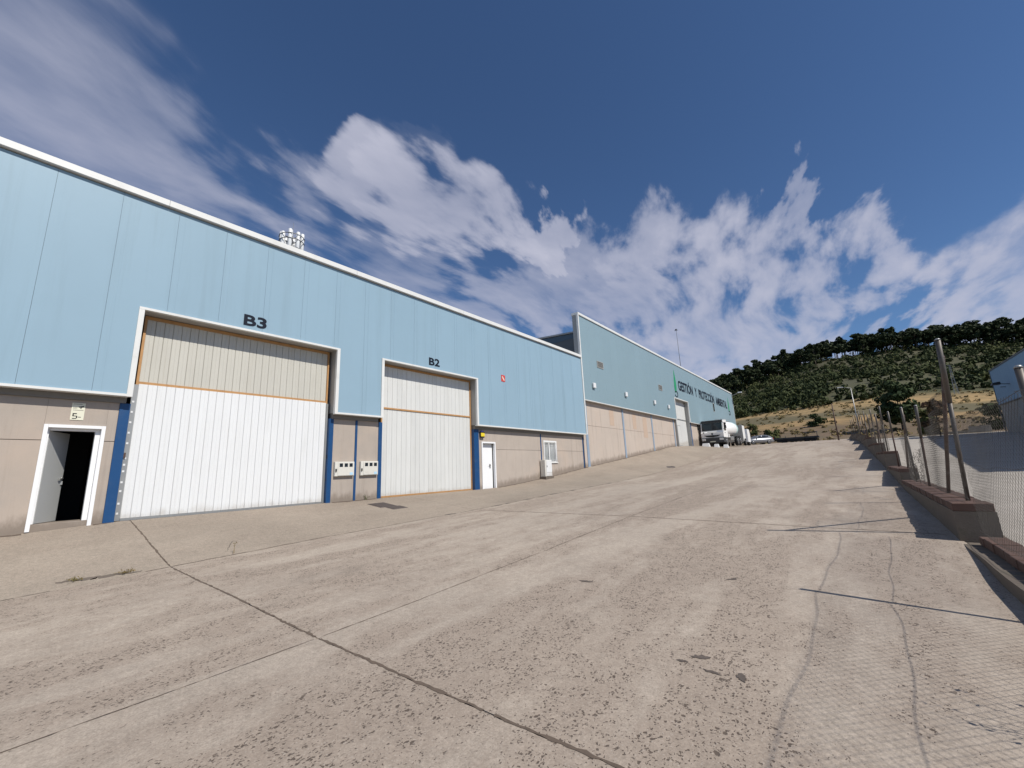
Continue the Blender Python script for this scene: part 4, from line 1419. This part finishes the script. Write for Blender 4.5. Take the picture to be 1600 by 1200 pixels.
for s in (-1, 1):
    for (ya, yb, ta, tb_) in ((-.62, .22, -.2, .20), (.30, 1.08, .32, .98), (1.14, 1.5, 1.05, 1.3)):
        def SP(y, t):
            zt = float(np.interp(y, [-.95, -.25, .35, 1.05, 1.72], [.97, 1.40, 1.47, 1.44, 1.22]))
            zb = .99
            z = zb + (zt - zb) * t
            return (s * (.80 - .175 * t + .008), y, z)
        m = MB()
        m.hexa([SP(ya, .08), SP(yb, .08), SP(tb_, .86), SP(ta, .86), *[(p[0] + s * .008, p[1], p[2]) for p in (SP(ya, .08), SP(yb, .08), SP(tb_, .86), SP(ta, .86))]])
        m.build('side_window', M_glass, cr, local=True)
    MB().box(s * .62 - .14, s * .62 + .14, -2.09, -1.9, .6, .74, .02).build('headlight', M_lamp, cr, local=True)
    MB().box(s * .70 - .1, s * .70 + .1, 1.98, 2.105, .72, .95, .02).build('tail_light', M_tail, cr, local=True)
    MB().box(s * .86 - .06, s * .86 + .1 * s + .06, -.62, -.5, .98, 1.1, .02).build('mirror', M_silver, cr, local=True)
    for y in (-1.28, 1.28):
        wheel(cr, (s * .79, y, .31), .31, .2, s)
MB().hexa([(-.7, -.88, 1.0), (.7, -.88, 1.0), (.56, -.3, 1.38), (-.56, -.3, 1.38), (-.7, -.9, 1.02), (.7, -.9, 1.02), (.56, -.32, 1.40), (-.56, -.32, 1.40)]).build('windscreen', M_glass, cr, local=True)
MB().box(-.75, .75, 2.05, 2.14, .35, .62, .02).build('bumper', M_silver, cr, local=True)

# --- dark flat trailer beyond the car
tr = empty('flat_trailer', (-6.9, 90.5, zhill(-6.9, 90.5)), 'dark low flat trailer with stakes beyond the silver car', 'trailer')
MB().box(-3.6, 3.0, -1.1, 1.1, .65, .95, .02).build('deck', M_bumper, tr, local=True)
MB().box(-3.3, 2.7, -.9, .9, .25, .648).build('underframe', M_black, tr, local=True)
for k in range(5):
    MB().tube((-3.4 + 1.55 * k, -1.08, .9), (-3.4 + 1.55 * k, -1.08, 1.75 if k > 2 else 1.3), .05, n=6).build('stake', M_bumper, tr, local=True)
MB().box(.9, 2.9, -1.1, -1.02, 1.55, 1.7).build('rail', M_bumper, tr, local=True)
for x in (-2.2, 1.2, 2.1):
    for s in (-1, 1):
        MB().lathe((x, s * .95, .4), [(-.11, .25), (-.11, .36), (-.08, .4), (.08, .4), (.11, .36), (.11, .25)], 'y', 16).build('wheel', M_tyre, tr, local=True)

# ================================================================== poles
def pole(name, x, y, h, label, lamp):
    z = zhill(x, y) if y > 80 else zg(min(x, 1.1), y)
    p = empty(name, (x, y, z), label, 'street lamp' if lamp else 'pole')
    MB().tube((0, 0, -.5), (0, 0, h), .09, .05, n=8).build('pole', M_galv if lamp else M_rust, p, local=True)
    if lamp:
        MB().tube((0, 0, h - .03), (-1.1, 0, h + .25), .035, n=6).build('arm', M_galv, p, local=True)
        MB().box(-1.75, -1.0, -.14, .14, h + .2, h + .32, .03).build('lamp_head', M_white, p, local=True)
    return p


pole('street_lamp', 1.6, 88, 8.3, 'tall street lamp behind the far end of the fence', True)
pole('utility_pole', -.95, 66, 4.6, 'dark wooden looking pole where the road ends at the fence', False)
py = empty('lattice_pylon', (23.6, 155, zhill(23.6, 155)), 'thin lattice power pylon on the hillside above the near post', 'pylon')
lt = MB()
for (u, v) in ((-1, -1), (1, -1), (1, 1), (-1, 1)):
    lt.tube((u * .9, v * .9, -1), (u * .2, v * .2, 17), .09, .07, n=4)
for k in range(11):
    z0, z1 = k * 1.5, (k + 1) * 1.5
    w0, w1 = .9 - .7 * z0 / 17, .9 - .7 * z1 / 17
    for s in (-1, 1):
        lt.tube((-w0 * s, -w0, z0), (w1 * s, -w1, z1), .045, n=3)
        lt.tube((-w0, -w0 * s, z0), (-w1, w1 * s, z1), .045, n=3)
py.scale = (.45, .45, .45)
lt.build('lattice', M_galv, py, local=True)
MB().tube((-1.6, 0, 15.4), (1.6, 0, 15.4), .07, n=4).tube((-1.2, 0, 16.8), (1.2, 0, 16.8), .07, n=4).build('crossarm', M_galv, py, local=True)


# ================================================================== vegetation
def leaf_cloud(centres, n_each, size, rs):
    """many small leaf-clump quads spread through blobs; centres: (x,y,z,rx,ry,rz)"""
    C = np.asarray(centres, float)
    N = len(C) * n_each
    idx = np.repeat(np.arange(len(C)), n_each)
    d = rs.normal(size=(N, 3))
    d /= np.linalg.norm(d, axis=1)[:, None]
    rad = rs.uniform(.25, 1.0, N) ** .5 * rs.uniform(.85, 1.12, N)
    P = C[idx, :3] + d * rad[:, None] * C[idx, 3:6]
    nrm = d + rs.normal(size=(N, 3)) * .55
    nrm /= np.linalg.norm(nrm, axis=1)[:, None]
    a = np.cross(nrm, rs.normal(size=(N, 3)))
    a /= np.linalg.norm(a, axis=1)[:, None] + 1e-9
    b = np.cross(nrm, a)
    s = size * rs.uniform(.55, 1.35, N)[:, None]
    asp = rs.uniform(.45, .9, N)[:, None]
    V = np.empty((N, 4, 3))
    V[:, 0] = P - a * s
    V[:, 1] = P + b * s * asp
    V[:, 2] = P + a * s * 1.1
    V[:, 3] = P - b * s * asp
    F = np.arange(N * 4).reshape(N, 4)
    return V.reshape(-1, 3), F


def make_tree(name, h, cr_, loc, label, cat, group, mat, seed, n_blob=12, n_leaf=60, size=.45, pine=True, trunk_h=.45):
    rs = np.random.default_rng(seed)
    t = empty(name, loc, label, cat, group)
    tr_ = MB()
    zt = h * trunk_h
    top = (rs.uniform(-.3, .3), rs.uniform(-.3, .3), h * .82)
    mid = (top[0] * .4, top[1] * .4, zt)
    r0 = .022 * h
    tr_.tube((0, 0, -.8), mid, r0, r0 * .7, n=7).tube(mid, top, r0 * .7, r0 * .2, n=6)
    blobs = []
    for k in range(n_blob):
        a = rs.uniform(0, 6.28)
        zz_ = rs.uniform(trunk_h + .08, .95)
        prof_ = math.sin(math.pi * min(1, max(.08, (zz_ - trunk_h) / (1.04 - trunk_h)) ** .8)) if pine else math.sin(math.pi * (.12 + .8 * (zz_ - trunk_h) / (1 - trunk_h)))
        rr = cr_ * rs.uniform(.25, .8) * max(prof_, .25)
        c = (rr * math.cos(a), rr * math.sin(a), zz_ * h)
        s = cr_ * rs.uniform(.3, .5)
        blobs.append((*c, s, s, s * .7))
        tr_.tube((mid[0], mid[1], zt + (c[2] - zt) * .3), c, r0 * .3, r0 * .08, n=4, caps=False)
    tr_.build('trunk', M_bark, t, local=True)
    V, F = leaf_cloud(blobs, n_leaf, size, rs)
    from_arrays('crown', V, F, mat, t)
    return t


ridge_lab = 'dark pine in the wood along the top of the hill'
protos = []
for k in range(5):
    protos.append(make_tree('pine_tree', [11, 12.5, 10, 13, 11.5][k], [3.4, 3.8, 3.3, 3.6, 4.0][k], (0, 0, 0), ridge_lab, 'tree', 'pines along the hill ridge', M_pine, 100 + k, n_blob=12, n_leaf=48, size=.62, trunk_h=[.42, .22, .30, .16, .36][k]))
rr = random.Random(5)
cnt = 0
spots = []
for row, (yoff, n_, j) in enumerate(((-13, 66, 3), (-4, 70, 3), (6, 66, 3), (15, 52, 4), (-26, 60, 7))):
    for k in range(n_):
        u = -105 + 225 * (k + rr.uniform(-.35, .35)) / n_
        if row == 4 and u > -8:
            continue
        # the wood reaches lower at the left end of the ridge
        y = 330 + yoff + rr.uniform(-j, j) - (18 if u < -35 else 0) * rr.uniform(.0, 1)
        if row == 0 and -2 < u < 16 and rr.random() < .75:
            continue
        spots.append((u, y))
for i, (x, y) in enumerate(spots):
    src = protos[i % 5]
    o = src if i < 5 else copy_tree(src)
    o.location = (x, y, zhill(x, y) - .2)
    o.rotation_euler = (0, 0, rr.uniform(0, 6.28))
    s = rr.uniform(.85, 1.25)
    o.scale = (s, s, s * rr.uniform(.9, 1.08))

# scrub covering the slope: reads as one mass
rs = np.random.default_rng(3)
cen = []
tries = 0
while len(cen) < 3400 and tries < 40000:
    tries += 1
    y = rs.uniform(158, 322)
    x = rs.uniform(-110, 130)
    u = x / y * 330
    dens = .75 + .5 * math.sin(x * .06 + 1.0) * math.sin(y * .055 + x * .02)
    if u < -5:
        dens += .45
    if u > 10:
        dens += .12
    if rs.uniform() > dens:
        continue
    sz = rs.uniform(.7, 2.5) * (1.25 if u < -10 else .9)
    z = zhill(x, y)
    cen.append((x, y, z + sz * .55, sz, sz, sz * rs.uniform(.7, 1.25)))
    if rs.uniform() < .5:
        cen.append((x + rs.uniform(-1, 1) * sz, y + rs.uniform(-1, 1) * sz, z + sz * .5, sz * .7, sz * .7, sz * .65))
for k in range(300):
    x = rs.uniform(-105, 120)
    if -2 < x < 15:
        continue
    y = rs.uniform(314, 345)
    sz = rs.uniform(1.2, 2.6)
    cen.append((x, y, zhill(x, y) + sz * .6, sz, sz, sz * 1.1))
V, F = leaf_cloud(cen, 40, .52, rs)
tag(from_arrays('hillside_scrub', V, F, M_scrub), 'low green scrub and young pines covering the hillside', 'scrub', kind='stuff')
# dry tufts on the field
cen = []
for k in range(900):
    y = rs.uniform(88, 165)
    x = rs.uniform(-45, 60)
    sz = rs.uniform(.15, .5)
    cen.append((x, y, zhill(x, y) + sz * .3, sz * 1.6, sz * 1.6, sz))
V, F = leaf_cloud(cen, 22, .22, rs)
tag(from_arrays('dry_grass_tufts', V, F, M_dry), 'dry grass tufts on the field below the hill', 'grass', kind='stuff')


def at(px, py, Y):
    d = pixdir(px, py)
    return d.x / d.y * Y


# single trees and shrubs one can tell apart
tx_ = at(1404, 640, 100)
make_tree('round_tree', 8.6, 3.5, (tx_, 100, zhill(tx_, 100) - .1), 'dark green rounded tree standing behind the fence', 'tree', None, M_tree, 21, n_blob=20, n_leaf=170, size=.30, pine=False, trunk_h=.16)
for k, (px, Y, h, c, m, lab) in enumerate(((1202, 97, 3.4, 1.7, M_shrub, 'bright olive shrub behind the dark trailer'), (1172, 112, 3.0, 1.4, M_shrub, 'small olive shrub close to the corner of the tall hall'),
                                          (1462, 74, 4.6, 1.8, M_redbush, 'reddish brown bush behind the leaning posts'), (1445, 80, 3.6, 1.5, M_shrub, 'pale shrub left of the reddish bush'),
                                          (1272, 118, 2.6, 1.9, M_tree, 'low dark bush on the dry field by the road end'), (1560, 86, 3.6, 2.6, M_tree, 'dark bush beside the corner of the blue shed'))):
    x = at(px, 650, Y)
    z = zhill(x, Y) if Y >= 80 else zyard(Y)
    make_tree('shrub', h, c, (x, Y, z - .1), lab, 'shrub', None, m, 40 + k, n_blob=12, n_leaf=90, size=.2, pine=False, trunk_h=.08)


def weed(name, x, y, z, n_, h, spread, label, seed, mat=M_dry):
    r_ = random.Random(seed)
    w_ = empty(name, (x, y, z), label, 'weed')
    st = MB()
    V = []
    for k in range(n_):
        a = r_.uniform(0, 6.28)
        t = r_.uniform(.2, 1) * spread
        p = Vector((0, 0, 0)) + Vector((r_.uniform(-.03, .03), r_.uniform(-.03, .03), 0))
        e = Vector((t * math.cos(a), t * math.sin(a), h * r_.uniform(.5, 1)))
        m_ = p.lerp(e, .5) + Vector((0, 0, h * .12))
        st.tube(p, m_, .004, .003, n=3, caps=False).tube(m_, e, .003, .001, n=3, caps=False)
        for q in range(2):
            c = m_.lerp(e, r_.uniform(0, 1))
            V.append((*c, .03, .03, .03))
    st.build('stem', mat, w_, local=True)
    VV, FF = leaf_cloud(V, 2, .014, np.random.default_rng(seed))
    from_arrays('leaves', VV, FF, mat, w_)
    return w_


weed('dry_weed', -9.72, 3.33, zg(-9.72, 3.33), 2, .30, .03, 'single dry stalk growing from the gutter joint before gate B3', 1)
weed('dry_weed', -9.78, 1.75, zg(-9.78, 1.75), 12, .05, .16, 'flattened dry weed at the right end of the broken gutter edge', 2)
weed('dry_weed', -9.88, 1.2, zg(-9.88, 1.2), 10, .05, .15, 'small dry weed at the left end of the broken gutter edge', 3)
weed('fence_weed', 1.15, 3.9, zg(1.1, 3.9), 16, 1.1, .45, 'tall dry weed at the foot of the fence whose shadow falls on the concrete', 4)
weed('wall_weed', -13.18, 8.4, zg(-13.2, 8.4), 9, .2, .16, 'low dark weed at the wall foot below the meter boxes', 5, M_shrub)
